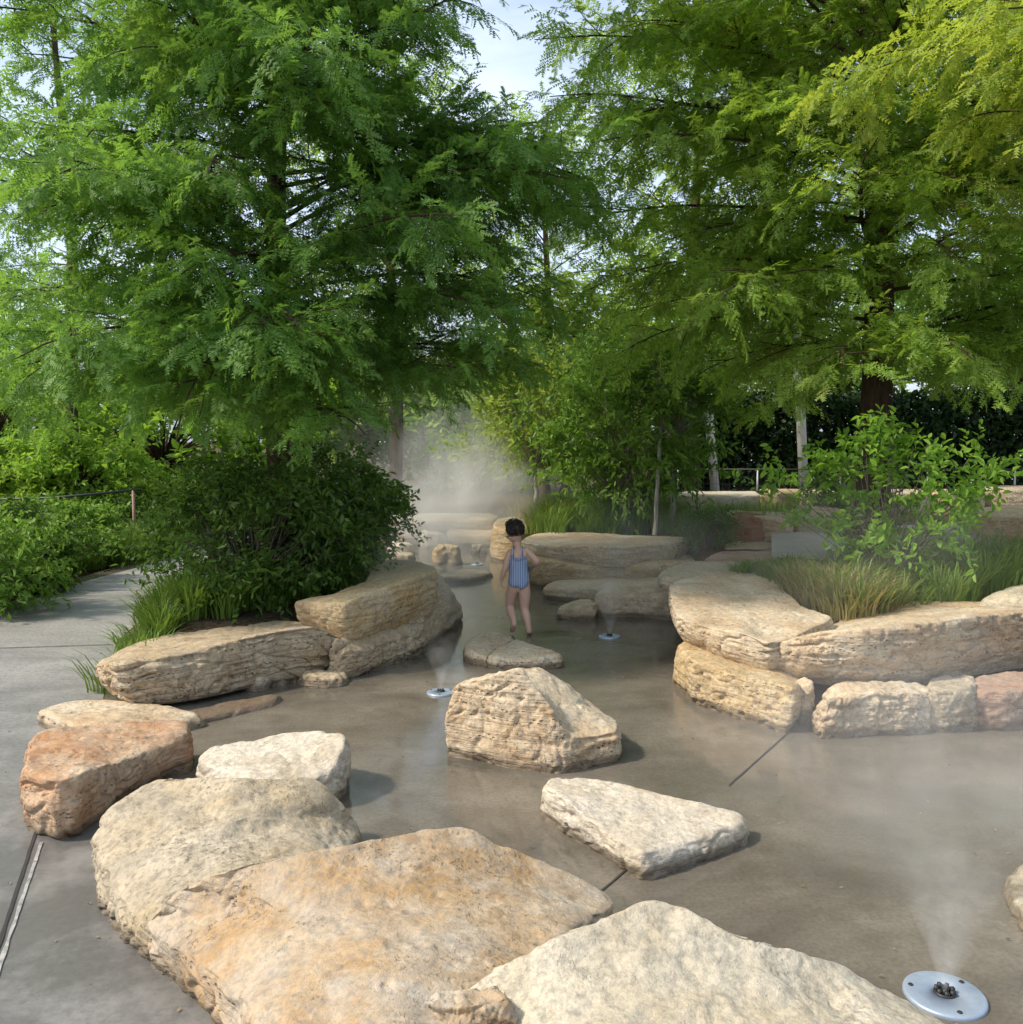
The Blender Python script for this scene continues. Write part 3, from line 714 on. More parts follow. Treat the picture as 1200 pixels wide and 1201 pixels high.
ja, jb = P(932, 853), P(705, 1046)
strip('stream_joint', ja, P(855, 922), .008, .004, mj, .003)
strip('stream_joint', P(757, 1002), jb, .008, .004, mj, .003)
pa_, pb_ = P(42, 978), P(-60, 1290)
strip('path_joint', pa_, pb_, .012, .008, mj, .004)
off = np.array([.016, 0, 0])
strip('path_joint_residue', P(44, 990) + off, pb_ + off, .012, .0085, mw, .006, 9)
strip('path_joint', P(-60, 763), P(132, 757), .012, .008, mj, .003)
strip('path_joint', P(60, 693), P(200, 693), .012, .008, mj, .003)
# concrete ramp on the terrace
m_con = plain_mat('pale_concrete', (.33, .30, .26), .8, var=.12, scale=5)
a_, b_, c_, d_ = P(905, 628, .50), P(1150, 612, .56), P(1150, 668, .46), P(905, 656, .46)
tag(mesh_obj('terrace_path', np.array([a_, b_, c_, d_]) + [0, 0, .02], np.array([[3, 2, 1, 0]]), m_con), kind='structure')

# ------------------------------------------------------------------ foliage
def place(templ, o, d, u, sc):
    """templ (T,n,3) templates; o,d,u (K,3); returns V (K*n,3)"""
    K = len(o); lat = np.cross(u, d); lat /= np.linalg.norm(lat, axis=1)[:, None] + 1e-9
    up = np.cross(d, lat)
    which = RNG.integers(0, len(templ), K)
    R = np.stack([d, lat, up], 1)          # rows
    return (np.einsum('kni,kij->knj', templ[which], R) * sc[:, None, None] + o[:, None, :]).reshape(-1, 3)


def unit(v): return v / (np.linalg.norm(v, axis=-1, keepdims=True) + 1e-9)


def cyp_templates(nt_=8, sprays=16, pairs=4, L=.33, sl=.105, ll=.019, lw=.0095, seed=0):
    rg = np.random.default_rng(seed); out = []
    for _ in range(nt_):
        V = []; bend = rg.uniform(-.1, .35)
        for s in range(sprays):
            f = (s + .5) / sprays; sgn = 1 if s % 2 else -1
            x0 = L * f; z0 = -bend * L * f * f
            ang = math.radians(rg.uniform(48, 66) - 30 * f) * sgn
            le = sl * (1 - .45 * f) * rg.uniform(.8, 1.15) * (.6 + min(1, f * 3) * .4)
            dr = rg.uniform(-.8, .35)
            dirv = unit(np.array([math.cos(ang), math.sin(ang), dr]))
            side = unit(np.cross(np.array([0, 0, 1.]), dirv) + np.array([0, 0, rg.uniform(-.5, .5)]))
            for p_ in range(pairs):
                g = (p_ + .4) / pairs
                b = np.array([x0, 0, z0]) + dirv * le * g + np.array([0, 0, -.2 * le * g * g])
                l_ = ll * (1.15 - .5 * abs(g - .35))
                for sg in (1, -1):
                    tip = b + side * sg * l_ + dirv * l_ * .75
                    V += [b - dirv * lw, tip, b + dirv * lw * .9]
        # end spray
        out.append(np.array(V))
    return np.array(out)


def curve(start, az, el0, L, droop, n=10, wob=.04, rg=None):
    pts = [np.array(start, float)]; d_el = el0; a = az; st = L / (n - 1)
    for k in range(n - 1):
        d_el -= droop / (n - 1) * (0.4 + 1.2 * k / n); a += rg.normal(0, wob)
        pts.append(pts[-1] + st * np.array([math.cos(a) * math.cos(d_el), math.sin(a) * math.cos(d_el), math.sin(d_el)]))
    return np.array(pts)


CY_T = cyp_templates()
CY_NEAR = cyp_templates(5, 18, 7, .38, .13, .019, .0055, 3)
CY_FAR = cyp_templates(4, 10, 3, .40, .15, .034, .014, 5)


def cypress(label, base, H, tr, rad, zlow, mat, nprim=46, seed=0, dens=1.0, templ=None, lean=(0, 0), extra=(), veto=None, sec_gap=.105, tw_gap=.058, group='bald cypress trees', tsc=1.0, droop=.45):
    rg = np.random.default_rng(seed); templ = CY_T if templ is None else templ
    base = np.array(base, float)
    t = empty('cypress_tree', base, label, 'tree', group)
    zz = np.linspace(0, H, 24)
    tx = base[0] + lean[0] * zz / H + .05 * np.sin(zz * 1.1 + seed); ty = base[1] + lean[1] * zz / H + .05 * np.cos(zz * .9 + seed)
    tp = np.stack([tx, ty, base[2] + zz], -1)
    r = tr * (1 - zz / H)**.8 + .012; r[0] *= 1.5; r[1] *= 1.12
    g = Geo(); g.tube(tp, r, 14, False)
    g.make('trunk', M['bark'], t)
    gb = Geo(); o_, d_, u_, s_ = [], [], [], []
    prim = []
    for k in range(nprim):
        f = (k + rg.uniform(0, 1)) / nprim
        z = zlow + (H - .3 - zlow) * f**.95
        az = k * 2.39996 + rg.normal(0, .35)
        L = rad(z) * rg.uniform(.72, 1.12)
        prim.append((z, az, L, math.radians(14 + 36 * f + rg.normal(0, 13)), droop))
    prim += list(extra)
    for (z, az, L, el, drp) in prim:
        st = np.array([np.interp(z, zz, tx), np.interp(z, zz, ty), base[2] + z])
        pc = curve(st, az, el, L, drp, 12, .09, rg)
        g_r = .006 + .0065 * L * (1 - .5 * z / H)
        gb.tube(pc, np.linspace(g_r, .004, 12), 6, False)
        cum = np.linspace(0, L, 12)
        s0 = .18 * L; kk = 0
        while s0 < L:
            q = np.array([np.interp(s0, cum, pc[:, c]) for c in range(3)])
            i0 = min(10, int(s0 / L * 11)); td = unit(pc[i0 + 1] - pc[i0])
            a0 = math.atan2(td[1], td[0]); sgn = 1 if kk % 2 else -1
            L2 = min(.95, .38 * (L - s0) + .22) * rg.uniform(.7, 1.15)
            sc_ = curve(q, a0 + sgn * rg.uniform(.65, 1.15), math.asin(np.clip(td[2], -.9, .9)) * .6 + rg.normal(.08, .30), L2, rg.uniform(-.3, .8), 6, .14, rg)
            if veto is None or not veto(sc_[-1]):
                if L2 > .3 and tr > .04: gb.tube(sc_, np.linspace(.007, .002, 6), 4, False)
                m_ = max(2, int(L2 / tw_gap * dens))
                for w in range(m_):
                    s2 = (w + rg.uniform(.2, .8)) / m_
                    q2 = np.array([np.interp(s2 * 5, np.arange(6), sc_[:, c]) for c in range(3)])
                    j0 = min(4, int(s2 * 5)); d2 = unit(sc_[j0 + 1] - sc_[j0])
                    sg2 = 1 if w % 2 else -1
                    lat = unit(np.array([-d2[1], d2[0], 0]))
                    dd = d2 * rg.uniform(.5, 1) + lat * sg2 * rg.uniform(.2, .8) * (1 - .6 * s2) + np.array([0, 0, rg.uniform(-.7, .35)])
                    o_.append(q2); d_.append(dd); u_.append(np.array([rg.normal(0, .55), rg.normal(0, .55), 1])); s_.append(rg.uniform(.7, 1.15))
            s0 += sec_gap * rg.uniform(.7, 1.3) / dens**.5; kk += 1
    gb.make('branches', M['bark'], t)
    o_, d_, u_, s_ = np.array(o_), unit(np.array(d_)), np.array(u_), np.array(s_) * tsc
    V = place(templ, o_, d_, u_, s_)
    mesh_obj('crown', V, np.arange(len(V)).reshape(-1, 3), mat, t, smooth=False)
    print('CYP', label[:30], 'twigs', len(o_), 'tris', len(V) // 3)
    return t


# leaf templates: two folded quads
def leaf_t(L, W, fold=.25, curl=.2):
    return np.array([[0, 0, 0], [.35 * L, W * .5, fold * W], [.72 * L, W * .36, fold * W * .7 - curl * L * .4], [L, 0, -curl * L],
                     [.72 * L, -W * .36, fold * W * .7 - curl * L * .4], [.35 * L, -W * .5, fold * W]])


LF = np.array([[0, 3, 2, 1], [0, 5, 4, 3]])


def leaves_geo(o, d, u, sc, L, W, fold=.25, curl=.2):
    tm = np.array([leaf_t(L, W, fold, curl), leaf_t(L, W * .85, fold * 1.5, curl * 1.8), leaf_t(L * .9, W, fold * .5, -curl * .3)])
    V = place(tm, o, d, u, sc)
    K = len(o); Fc = (LF[None] + (np.arange(K) * 6)[:, None, None]).reshape(-1, 4)
    return V, Fc


def broad(name, label, cat, base, H, R, mat, leaf=(.07, .035), nstem=10, nclump=60, per=60, csize=.18, seed=0, group=None, trunk=None, zc=None, asp=1.0, bark='bark2', shape=1.0, trunk_r=.012, bottom=.15, fork=.35, curl=.2, lsc=(.6, 1.2)):
    """shrub or broadleaf tree: stems to leaf clusters spread through an ellipsoidal volume"""
    rg = np.random.default_rng(seed); base = np.array(base, float)
    t = empty(name, base, label, cat, group)
    g = Geo(); o_, d_ = [], []
    zc0 = H * bottom
    ends = []
    for k in range(nclump):
        # volume sample, biased outward
        while True:
            p = rg.uniform(-1, 1, 3)
            if np.linalg.norm(p) <= 1 and rg.uniform() < .25 + .75 * np.linalg.norm(p)**1.5: break
        q = base + np.array([p[0] * R, p[1] * R * asp, zc0 + (H - zc0) * (.5 + .5 * p[2])])
        wv = 1 + .75 * gnoise(np.array([q * 1.7]), seed)[0]
        q[:2] = base[:2] + (q[:2] - base[:2]) * wv
        ends.append(q)
    ends = np.array(ends)
    stems = []
    if trunk:
        top = base + np.array([rg.normal(0, .05), rg.normal(0, .05), trunk])
        n_ = 10; tt = np.linspace(0, 1, n_)[:, None]
        pts = base * (1 - tt) + top * tt; pts[1:, :2] += rg.normal(0, trunk_r * .35, (n_ - 1, 2))
        g.tube(pts, np.linspace(trunk_r * 1.25, trunk_r * .7, n_), 10, False); stems = [top]
    else:
        stems = [base + np.array([rg.normal(0, R * .08), rg.normal(0, R * .08), 0]) for _ in range(nstem)]
    for q in ends:
        s = stems[rg.integers(len(stems))]
        tt = np.linspace(0, 1, 8)[:, None]
        mid = s * .5 + q * .5 + np.array([0, 0, .12 * np.linalg.norm(q - s)]) + rg.normal(0, .03, 3)
        if not trunk: mid[2] = max(mid[2], s[2] + .5 * (q[2] - s[2]) + .05)
        pts = s * (1 - tt)**2 + 2 * mid * tt * (1 - tt) + q * tt**2
        g.tube(pts, np.linspace(max(.005, trunk_r * .38), .0025, 8), 5, False)
        out = unit(q - base - np.array([0, 0, H * .35]))
        cs = csize * rg.uniform(.6, 1.4)
        nb = max(3, int(per / 9)); 
        for b in range(nb):
            dv = unit(out * .7 + rg.normal(0, .7, 3) + np.array([0, 0, .15]))
            st = q + rg.normal(0, cs * .25, 3) - dv * cs * .3
            m_ = per // nb
            for l in range(m_):
                s_ = (l + .5) / m_
                pp = st + dv * cs * 1.3 * s_ + np.array([0, 0, -.25 * cs * s_ * s_])
                lt = unit(np.cross(dv, rg.normal(0, 1, 3)))
                o_.append(pp); d_.append(dv * .55 + lt * rg.uniform(.5, 1.1) + np.array([0, 0, rg.uniform(-.45, .25)]))
    o_ = np.array(o_); d_ = unit(np.array(d_)); u_ = np.array([0, 0, 1.]) + rg.normal(0, .45, o_.shape)
    V, Fc = leaves_geo(o_, d_, u_, rg.uniform(lsc[0], lsc[1], len(o_)), leaf[0], leaf[1], curl=curl)
    g.make('stems' if not trunk else 'trunk', M[bark], t)
    mesh_obj('foliage' if not trunk else 'crown', V, Fc, M[mat] if isinstance(mat, str) else mat, t, smooth=False)
    print('BROAD', label[:30], len(o_))
    return t


# --- the trees
# big left cypress
TL = np.array([-1.97, 7.9, .27])
def radL(z): return np.interp(z, [1.2, 2.0, 3.2, 4.6, 6.2, 9.2], [2.0, 2.8, 2.9, 2.7, 2.3, .4])
def vetoL(p):
    # the photo shows open sky on the right side of the crown above about 4 m, and low open gaps over the stream
    x, y, z = p
    if z > 4.3 and x > .05 - .4 * (z - 4.3): return True
    if y > 9.0 and x > -2.8 and z < 4.6: return True  # unseen back of the crown cut away so sunlight reaches the rocks behind the child
    if x > -.9 and z < 1.9 + .3 * (x + .9): return True
    if z < (1.7 if abs(x + 1.4) < .55 and y < 6.6 else 1.62 + .1 * (7.9 - y)): return True
    if y < 4.2: return True
    if z > 3.6 and z < 4.6 and x < -4.3: return True
    return False
cypress('large feathery cypress on the left, shading the dark shrub and the rock wall', TL, 9.6, .10, radL, 1.5, M['cyp'], nprim=84, seed=3, veto=vetoL, lean=(-.25, 0), dens=.92,
        extra=[(2.0, -1.9, 2.6, .25, .8), (2.2, -1.45, 2.5, .28, 1.0), (1.9, -2.4, 2.7, .2, .8), (2.4, 3.3, 3.0, .25, .7), (1.8, 2.9, 2.8, .2, .8), (1.9, .2, 2.4, .35, .8), (2.3, -.4, 2.6, .3, .9), (2.6, -.05, 2.6, .25, .8), (3.2, -1.6, 2.3, .3, 1.0), (3.9, -1.4, 2.2, .35, 1.0), (4.5, -1.8, 2.1, .4, 1.0), (5.1, -1.3, 2.0, .4, .9), (2.9, .1, 3.0, .3, .6), (3.3, -.25, 2.9, .3, .6), (3.5, .25, 2.9, .3, .6), (3.1, -.5, 2.8, .3, .6), (2.5, -1.2, 2.3, .3, .9), (2.9, -1.75, 2.4, .3, .9), (3.5, -1.1, 2.3, .3, .8), (4.2, -.8, 2.2, .35, .8), (2.1, -1.3, 2.35, .3, 1.5), (2.0, -1.38, 2.45, .25, 1.4), (2.25, -1.22, 2.3, .3, 1.6), (2.15, -1.42, 2.2, .3, 1.5)])
# right cypress
TR = np.array([3.55, 8.6, .42])
def radR(z): return np.interp(z, [1.8, 3.0, 4.5, 6.0, 8.0, 9.6], [2.2, 3.0, 3.2, 3.0, 2.2, .4])
def vetoR(p):
    x, y, z = p
    if x < .1 and z < 3.3: return True
    if x < .3 and z > 4.6: return True
    if z < 1.8: return True
    if y < 6.3: return True
    return False
cypress('tall cypress on the right with the thick dark trunk behind the fresh shrub', TR, 10.5, .15, radR, 2.0, M['cyp2'], nprim=92, seed=5, veto=vetoR, lean=(-.45, 0), dens=.8,
        extra=[(2.6, -1.7, 2.2, .3, .9), (3.1, -1.3, 2.2, .3, .9), (3.6, -1.9, 2.3, .35, .9), (4.1, -1.5, 2.2, .35, .9), (4.6, -1.75, 2.2, .4, .9), (5.2, -1.4, 2.0, .4, .9), (2.4, -2.4, 2.8, .25, .8), (2.7, -2.9, 3.0, .2, .7), (1.9, -.9, 2.2, .25, .8), (2.0, -.3, 2.4, .2, .8), (1.9, -2.0, 2.2, .2, .7), (2.1, .4, 2.6, .2, .7), (2.3, 2.9, 2.6, .2, .8), (2.0, -1.45, 2.2, .2, .8), (3.2, 3.1, 3.3, .25, .5), (3.8, -2.95, 3.3, .25, .5), (4.4, 3.2, 3.2, .3, .5), (5.0, -3.0, 3.1, .3, .5), (3.5, -2.6, 3.1, .25, .6)])
# near right cypress, trunk outside the frame
cypress('yellowish cypress boughs reaching in from the right edge, nearest the viewer', (4.35, 5.1, .3), 8.0, .12, lambda z: np.interp(z, [2, 4, 6, 8], [1.9, 2.35, 2.0, .4]), 2.7, M['cyp3'], nprim=44, seed=8, veto=lambda p: p[2] < 2.75 or p[1] < 3.2)
# far cypresses
cypress('slim cypress with a straight dark trunk far behind the stream', (-1.95, 15, .3), 9, .10, lambda z: np.interp(z, [2, 5, 9], [2.0, 2.4, .4]), 2.2, M['cyp2'], nprim=34, seed=12, templ=CY_FAR, tsc=1.5, sec_gap=.3, tw_gap=.2)
cypress('cypress behind the right cypress, over the white poles', (5.5, 13.5, .5), 10, .14, lambda z: np.interp(z, [2, 5, 10], [2.6, 3.2, .5]), 2.6, M['cyp'], nprim=36, seed=13, templ=CY_FAR, tsc=1.6, sec_gap=.3, tw_gap=.2)
cypress('cypress behind the bushy trees, right of the sky gap', (2.9, 14.5, .5), 10, .10, lambda z: np.interp(z, [2, 5, 10], [2.0, 2.3, .5]), 2.6, M['cyp2'], nprim=32, seed=14, templ=CY_FAR, tsc=1.6, sec_gap=.3, tw_gap=.2)
cypress('far cypress in the gap between the two large cypresses', (.7, 18.0, .4), 7.6, .10, lambda z: np.interp(z, [2, 5, 7.6], [2.0, 2.1, .4]), 2.2, M['cyp2'], nprim=32, seed=17, templ=CY_FAR, tsc=1.5, sec_gap=.28, tw_gap=.18)
cypress('cypress left of the path, its crown behind the large left cypress', (-6.8, 14.0, 0), 9, .12, lambda z: np.interp(z, [2, 5, 9], [2.4, 2.4, .4]), 2.3, M['cyp'], nprim=32, seed=15, templ=CY_FAR, tsc=1.6, sec_gap=.3, tw_gap=.2)

# --- broadleaf trees and shrubs
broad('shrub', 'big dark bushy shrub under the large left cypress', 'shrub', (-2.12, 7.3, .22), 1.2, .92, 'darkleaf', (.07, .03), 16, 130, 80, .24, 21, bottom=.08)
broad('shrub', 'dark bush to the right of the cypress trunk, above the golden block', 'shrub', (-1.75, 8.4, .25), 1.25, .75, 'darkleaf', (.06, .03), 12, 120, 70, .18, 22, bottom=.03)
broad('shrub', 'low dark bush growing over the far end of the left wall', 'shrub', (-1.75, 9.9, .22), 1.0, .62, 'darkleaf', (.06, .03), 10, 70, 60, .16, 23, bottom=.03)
broad('shrub', 'fresh light green shrub with yellow and orange tips in the right bed', 'shrub', (2.95, 7.0, .42), 1.3, .78, 'fresh', (.072, .036), 14, 84, 36, .2, 24, bottom=.22, lsc=(.6, 1.25))
broad('bushy_tree', 'bushy tree with long hanging leaves right of the stream, thin pale stems', 'tree', (1.55, 11.6, .45), 2.5, 1.15, 'mid', (.11, .036), 9, 150, 70, .3, 25, trunk=None, bottom=.12, curl=.35, group='bushy trees behind the slabs')
broad('bushy_tree', 'bright bushy tree nearest the mist, with a slim pale trunk', 'tree', (.35, 13.0, .42), 2.4, 1.0, 'olive', (.11, .045), 6, 110, 60, .3, 26, trunk=.75, bottom=.3, trunk_r=.035, bark='palebark', group='bushy trees behind the slabs')
broad('bushy_tree', 'bushy tree with small leaves in front of the white poles', 'tree', (2.05, 11.3, .5), 2.5, .7, 'mid', (.09, .035), 6, 80, 55, .26, 27, trunk=1.1, trunk_r=.03, bottom=.35, bark='palebark', group='bushy trees behind the slabs')
broad('young_tree', 'thin leaning sapling in front of the bushy trees', 'tree', (1.72, 10.7, .45), 2.4, .5, 'mid', (.09, .035), 6, 24, 34, .24, 28, trunk=1.7, trunk_r=.022, bottom=.6, bark='palebark')
broad('shrub', 'small dark spiky bush between the long slab and the rusty boulder', 'shrub', (2.18, 10.0, .36), .5, .3, 'darkleaf', (.08, .014), 8, 40, 50, .12, 29, bottom=.02)
broad('shrub', 'dark bush at the foot of the terrace wall behind the fresh shrub', 'shrub', (4.5, 11.9, .5), .8, .7, 'darkleaf', (.07, .032), 8, 60, 60, .18, 32, bottom=.02)
# left side of the path
for i, (x, y, h, r, mt, lb) in enumerate([
    (-4.85, 7.3 + .9, .95, .6, 'mid', 'dark shrub at the left edge of the photo, nearest the path'),
    (-5.6, 9.6, .9, .8, 'darkleaf', 'dark shrub behind the nearest one at the left edge'),
    (-5.75, 11.4, .8, .75, 'mid', 'rounded shrub under the handrail left of the path'),
    (-5.6, 13.4, .7, .7, 'darkleaf', 'far dark shrub beside the handrail post'),
    (-5.1, 9.2, .45, .4, 'darkleaf', 'low bush at the edge of the path, beside the dark shrubs')]):
    broad('shrub', lb, 'shrub', (x, y, -.02), h, r, mt, (.075, .034), 10, int(70 * r / .8) + 20, 70, .2, 40 + i, bottom=.02, group='shrubs left of the path')
for i, (x, y, h, r, mt, lb) in enumerate([
    (-9.5, 16, 3.2, 1.9, 'bright', 'bright sunlit tree at the left edge behind the path'),
    (-7.0, 14.2, 1.7, 1.15, 'bright', 'low bright bush just behind the dark handrail'),
    (-7.2, 18.5, 3.0, 1.9, 'bright', 'bright sunlit tree above the handrail'),
    (-4.6, 20.5, 3.4, 1.7, 'bright', 'bright tree seen through the stems of the dark shrub'),
    (-2.9, 22.0, 3.6, 1.7, 'olive', 'hazy olive tree behind the slim far trunk'),
    (-.8, 21.0, 2.9, 1.6, 'bright', 'pale green tree behind the mist column'),
    (1.1, 18.5, 4.4, 1.5, 'olive', 'hazy olive tree between the mist and the bushy trees'),
    (-.9, 27.0, 4.0, 2.4, 'olive', 'farthest pale tree in the gap above the stream'),
    (4.0, 19.5, 5.5, 2.4, 'mid', 'broad tree behind the dark hedge'),
    (7.2, 19.5, 6.0, 2.8, 'mid', 'broad tree behind the dark hedge at the right edge'),
    (-12.5, 22, 5.5, 3.0, 'mid', 'tall green tree far behind the left edge'),
    (10.5, 17.5, 5.2, 2.6, 'mid', 'broad tree rising right behind the dark hedge at the far right'),
    (12.5, 21.5, 7.0, 3.6, 'mid', 'tallest broad tree behind the dark hedge, cut by the right edge'),
    (5.8, 24, 8.0, 3.4, 'olive', 'tall pale tree far behind the right cypress trunk'),
    (-6.2, 26, 5.2, 2.8, 'mid', 'tall green tree far behind the handrail')]):
    broad('broadleaf_tree', lb, 'tree', (x, y, 0 if x < -3 else .3), h, r, mt, (.22, .11) if y > 15 else (.10, .05), 6, 95 if y > 15 else 160, 46 if y > 15 else 80, .5 if y > 15 else .3, 60 + i, trunk=h * .35, trunk_r=.09, bottom=.12, bark='bark', group='background trees')

# hedges
def hedge(label, x0, x1, y, z0, h, th, n, seed, mat='hedge'):
    rg = np.random.default_rng(seed)
    base = np.array([(x0 + x1) / 2, y, z0]); t = empty('hedge', base, label, 'hedge')
    o = np.stack([rg.uniform(x0, x1, n), y + rg.uniform(-th / 2, th / 2, n), z0 + rg.uniform(0, 1, n)**.9 * h], -1)
    o[:, 2] += .25 * gnoise(o * 1.3, seed) * (o[:, 2] - z0) / h
    d = unit(rg.normal(0, 1, (n, 3)) + np.array([0, -.6, .1]))
    V, Fc = leaves_geo(o, d, rg.normal(0, 1, (n, 3)), rg.uniform(.6, 1.3, n), .13, .075)
    mesh_obj('foliage', V, Fc, M[mat], t, smooth=False)
    g = Geo()
    for k in range(int((x1 - x0) / .5)):
        x = x0 + .25 + k * .5; g.tube([[x, y, z0 - .1], [x + rg.normal(0, .05), y, z0 + h * .5], [x + rg.normal(0, .1), y, z0 + h * .9]], [.03, .02, .008], 6, False)
    g.make('stems', M['bark'], t)
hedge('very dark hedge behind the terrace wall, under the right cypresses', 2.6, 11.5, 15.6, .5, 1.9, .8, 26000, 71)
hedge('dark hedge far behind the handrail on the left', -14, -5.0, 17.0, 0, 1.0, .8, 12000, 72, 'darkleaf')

# grass
def grass(label, spots, mat, seed, name='grass_clump', kind='stuff', w=.006):
    """spots: (x, y, z, radius, n, length)"""
    rg = np.random.default_rng(seed); Vs, Fs, n0 = [], [], 0
    for (x, y, z, r, n, L) in spots:
        a = rg.uniform(0, 2 * PI, n); rr = r * np.sqrt(rg.uniform(0, 1, n))
        b = np.stack([x + rr * np.cos(a), y + rr * np.sin(a), np.full(n, z)], -1)
        lean = np.stack([np.cos(a), np.sin(a), np.zeros(n)], -1) * (rr / r * .8 + .15)[:, None] + rg.normal(0, .35, (n, 3)); lean[:, 2] = 0
        l = L * rg.uniform(.5, 1.15, n)[:, None]
        wv = unit(np.cross(lean + 1e-3, [0, 0, 1.])) * w
        pts = []
        for k, (h, o) in enumerate([(0, 0), (.45, .12), (.8, .42), (.92, .8)]):
            c = b + np.array([0, 0, 1.]) * (h * l) + lean * (o * l)
            ww = (1, .9, .6, .08)[k]
            pts += [c - wv * ww, c + wv * ww]
        V = np.stack(pts, 1).reshape(-1, 3)
        f = np.array([[0, 1, 3, 2], [2, 3, 5, 4], [4, 5, 7, 6]])
        Fs.append((f[None] + (np.arange(n) * 8)[:, None, None]).reshape(-1, 4) + n0); Vs.append(V); n0 += len(V)
    o = mesh_obj(name, np.concatenate(Vs), np.concatenate(Fs), M[mat] if isinstance(mat, str) else mat, smooth=False)
    return tag(o, label, 'grass', kind=kind)


rg = np.random.default_rng(5)
def scatter(poly_px, z, n, r, blades, L):
    pts = []
    pw = np.array([P(px, py, z)[:2] for px, py in poly_px]); lo, hi = pw.min(0), pw.max(0)
    while len(pts) < n:
        c = rg.uniform(lo, hi)
        if poly_sd(pw, np.array(c[0]), np.array(c[1])) > 0:
            zz = float(ground_h(np.array([[c[0]]]), np.array([[c[1]]]))[0, 0])
            pts.append((c[0], c[1], zz, r * rg.uniform(.6, 1.3), int(blades * rg.uniform(.6, 1.3)), L * rg.uniform(.7, 1.25)))
    return pts
grass('tufts of green grass behind the long layered rock, along the path', scatter([(125, 775), (165, 725), (215, 700), (330, 715), (420, 690), (345, 722), (250, 738), (160, 764)], .2, 60, .10, 110, .26), 'grass', 1)
grass('dark green grass in the shade under the left shrubs', scatter([(215, 700), (330, 715), (430, 670), (420, 655), (300, 680)], .25, 60, .12, 100, .25), 'grass', 2)
grass('green and straw grass around the fresh shrub in the right bed', scatter([(958, 704), (1000, 715), (1190, 700), (1220, 660), (1080, 665), (975, 678)], .42, 90, .15, 80, .33), 'grass', 3)
grass('dry straw coloured grass at the back edge of the right wall', scatter([(930, 700), (990, 722), (1060, 706), (1010, 690), (950, 685)], .42, 40, .13, 90, .27), 'drygrass', 4)
grass('small green weeds behind the wide pale slab', scatter([(860, 672), (920, 690), (960, 680), (930, 664)], .42, 30, .10, 90, .17), 'grass', 6)
grass('wispy grass on top of the slabs behind the child', scatter([(620, 622), (795, 628), (800, 612), (700, 600), (640, 605)], .42, 100, .16, 80, .38), 'grass', 7)
grass('straw tinted grass behind the upright tan rock', scatter([(600, 606), (660, 622), (700, 612), (640, 600)], .42, 26, .14, 70, .34), 'drygrass', 8)
grass('low dark grasses and ground cover along the left edge of the path', [(x, y, -.02, .16, 130, .34) for x, y in [(-5.1 - .25 * abs(rg.normal()) - .04 * i % .3, 7.2 + i * .17) for i in range(40)]] + [(-5.0, 11.5 + k * .2, 0, .25, 160, .5) for k in range(8)], 'grass', 9)
grass('ground cover on the terrace under the bushy trees', [(x, y, .45, .2, 60, .3) for x, y in zip(rg.uniform(.3, 4.5, 70), rg.uniform(11, 14.5, 70))], 'grass', 10)

# ------------------------------------------------------------------ furniture: handrail, poles, fence, stake, nozzles
M['black'] = plain_mat('black_painted_metal', (.03, .03, .032), .45, var=.1)
M['rust'] = plain_mat('weathered_post', (.36, .22, .17), .7)
M['whitepaint'] = plain_mat('white_painted_steel', (.72, .73, .76), .5, var=.12, scale=6)
M['steel'] = plain_mat('brushed_steel_plate', (.34, .41, .50), .42, metallic=.35, var=.08, scale=40)
M['dark'] = plain_mat('black_rubber', (.02, .02, .022), .5)

pb = D(158, 630, 12.6); pt = D(157, 575, 12.6)
t = empty('handrail', (pb[0], pb[1], 0), 'dark metal handrail with a pale post, left of the path', 'railing')
g = Geo(); g.tube([[pb[0], pb[1], 0], [pb[0], pb[1], pt[2]]], .02, 10); g.make('post', M['rust'], t)
g = Geo(); e = D(60, 584, 12.6); g.tube([[pb[0] + .12, pb[1], pt[2] + .01], [e[0], e[1], e[2]], [e[0] - 1.8, e[1], e[2] - .05]], .018, 10); g.make('rail', M['black'], t)
g = Geo(); g.tube([[e[0] - 1.2, pb[1], 0], [e[0] - 1.2, pb[1], e[2]]], .025, 8); g.make('post', M['rust'], t)

for i, (x0, y0, x1, y1, dd, lb) in enumerate([(826, 420, 840, 590, 14.6, 'white leaning pole between the bushy tree and the dark hedge'), (936, 405, 944, 600, 14.4, 'white pole left of the fresh shrub, in front of the dark hedge')]):
    a = D(x0, y0, dd); b = D(x1, y1, dd); b2 = b + (b - a) * ((b[2] - .3) / (a[2] - b[2])); top = a + (a - b) * .6
    t = empty('pole', b2, lb, 'pole', 'white poles at the terrace')
    g = Geo(); g.tube([b2, top], .075, 16); g.make('shaft', M['whitepaint'], t)
    g = Geo(); g.lathe([(0, .0), (.14, .0), (.14, .03), (0, .03)], b2 + np.array([0, 0, .27]), 20); g.make('base_plate', M['whitepaint'], t)
y = 14.0
t = empty('fence', (6.0, y, .55), 'thin dark wire fence along the terrace in front of the dark hedge', 'fence')
for k, px in enumerate([795, 888, 985, 1087, 1189, 1290]):
    a = D(px, 590, y); g = Geo(); g.tube([[a[0], y, .5], [a[0], y, 1.15]], .016, 8); g.make('post', plain_mat('galvanised_post', (.35, .36, .37), .5, .6) if k == 0 else bpy.data.materials['galvanised_post'], t)
g = Geo(); x0, x1 = D(795, 590, y)[0], D(1290, 590, y)[0]
for z in (1.13, .62): g.tube([[x0, y, z], [x1, y, z]], .010, 6)
g.make('rail', M['black'], t)
g = Geo()
for x in np.arange(x0, x1, .1): g.tube([[x, y, .6], [x, y, 1.13]], .0022, 4, False)
for z in np.arange(.7, 1.13, .1): g.tube([[x0, y, z], [x1, y, z]], .0022, 4, False)
g.make('wire_mesh', M['black'], t)
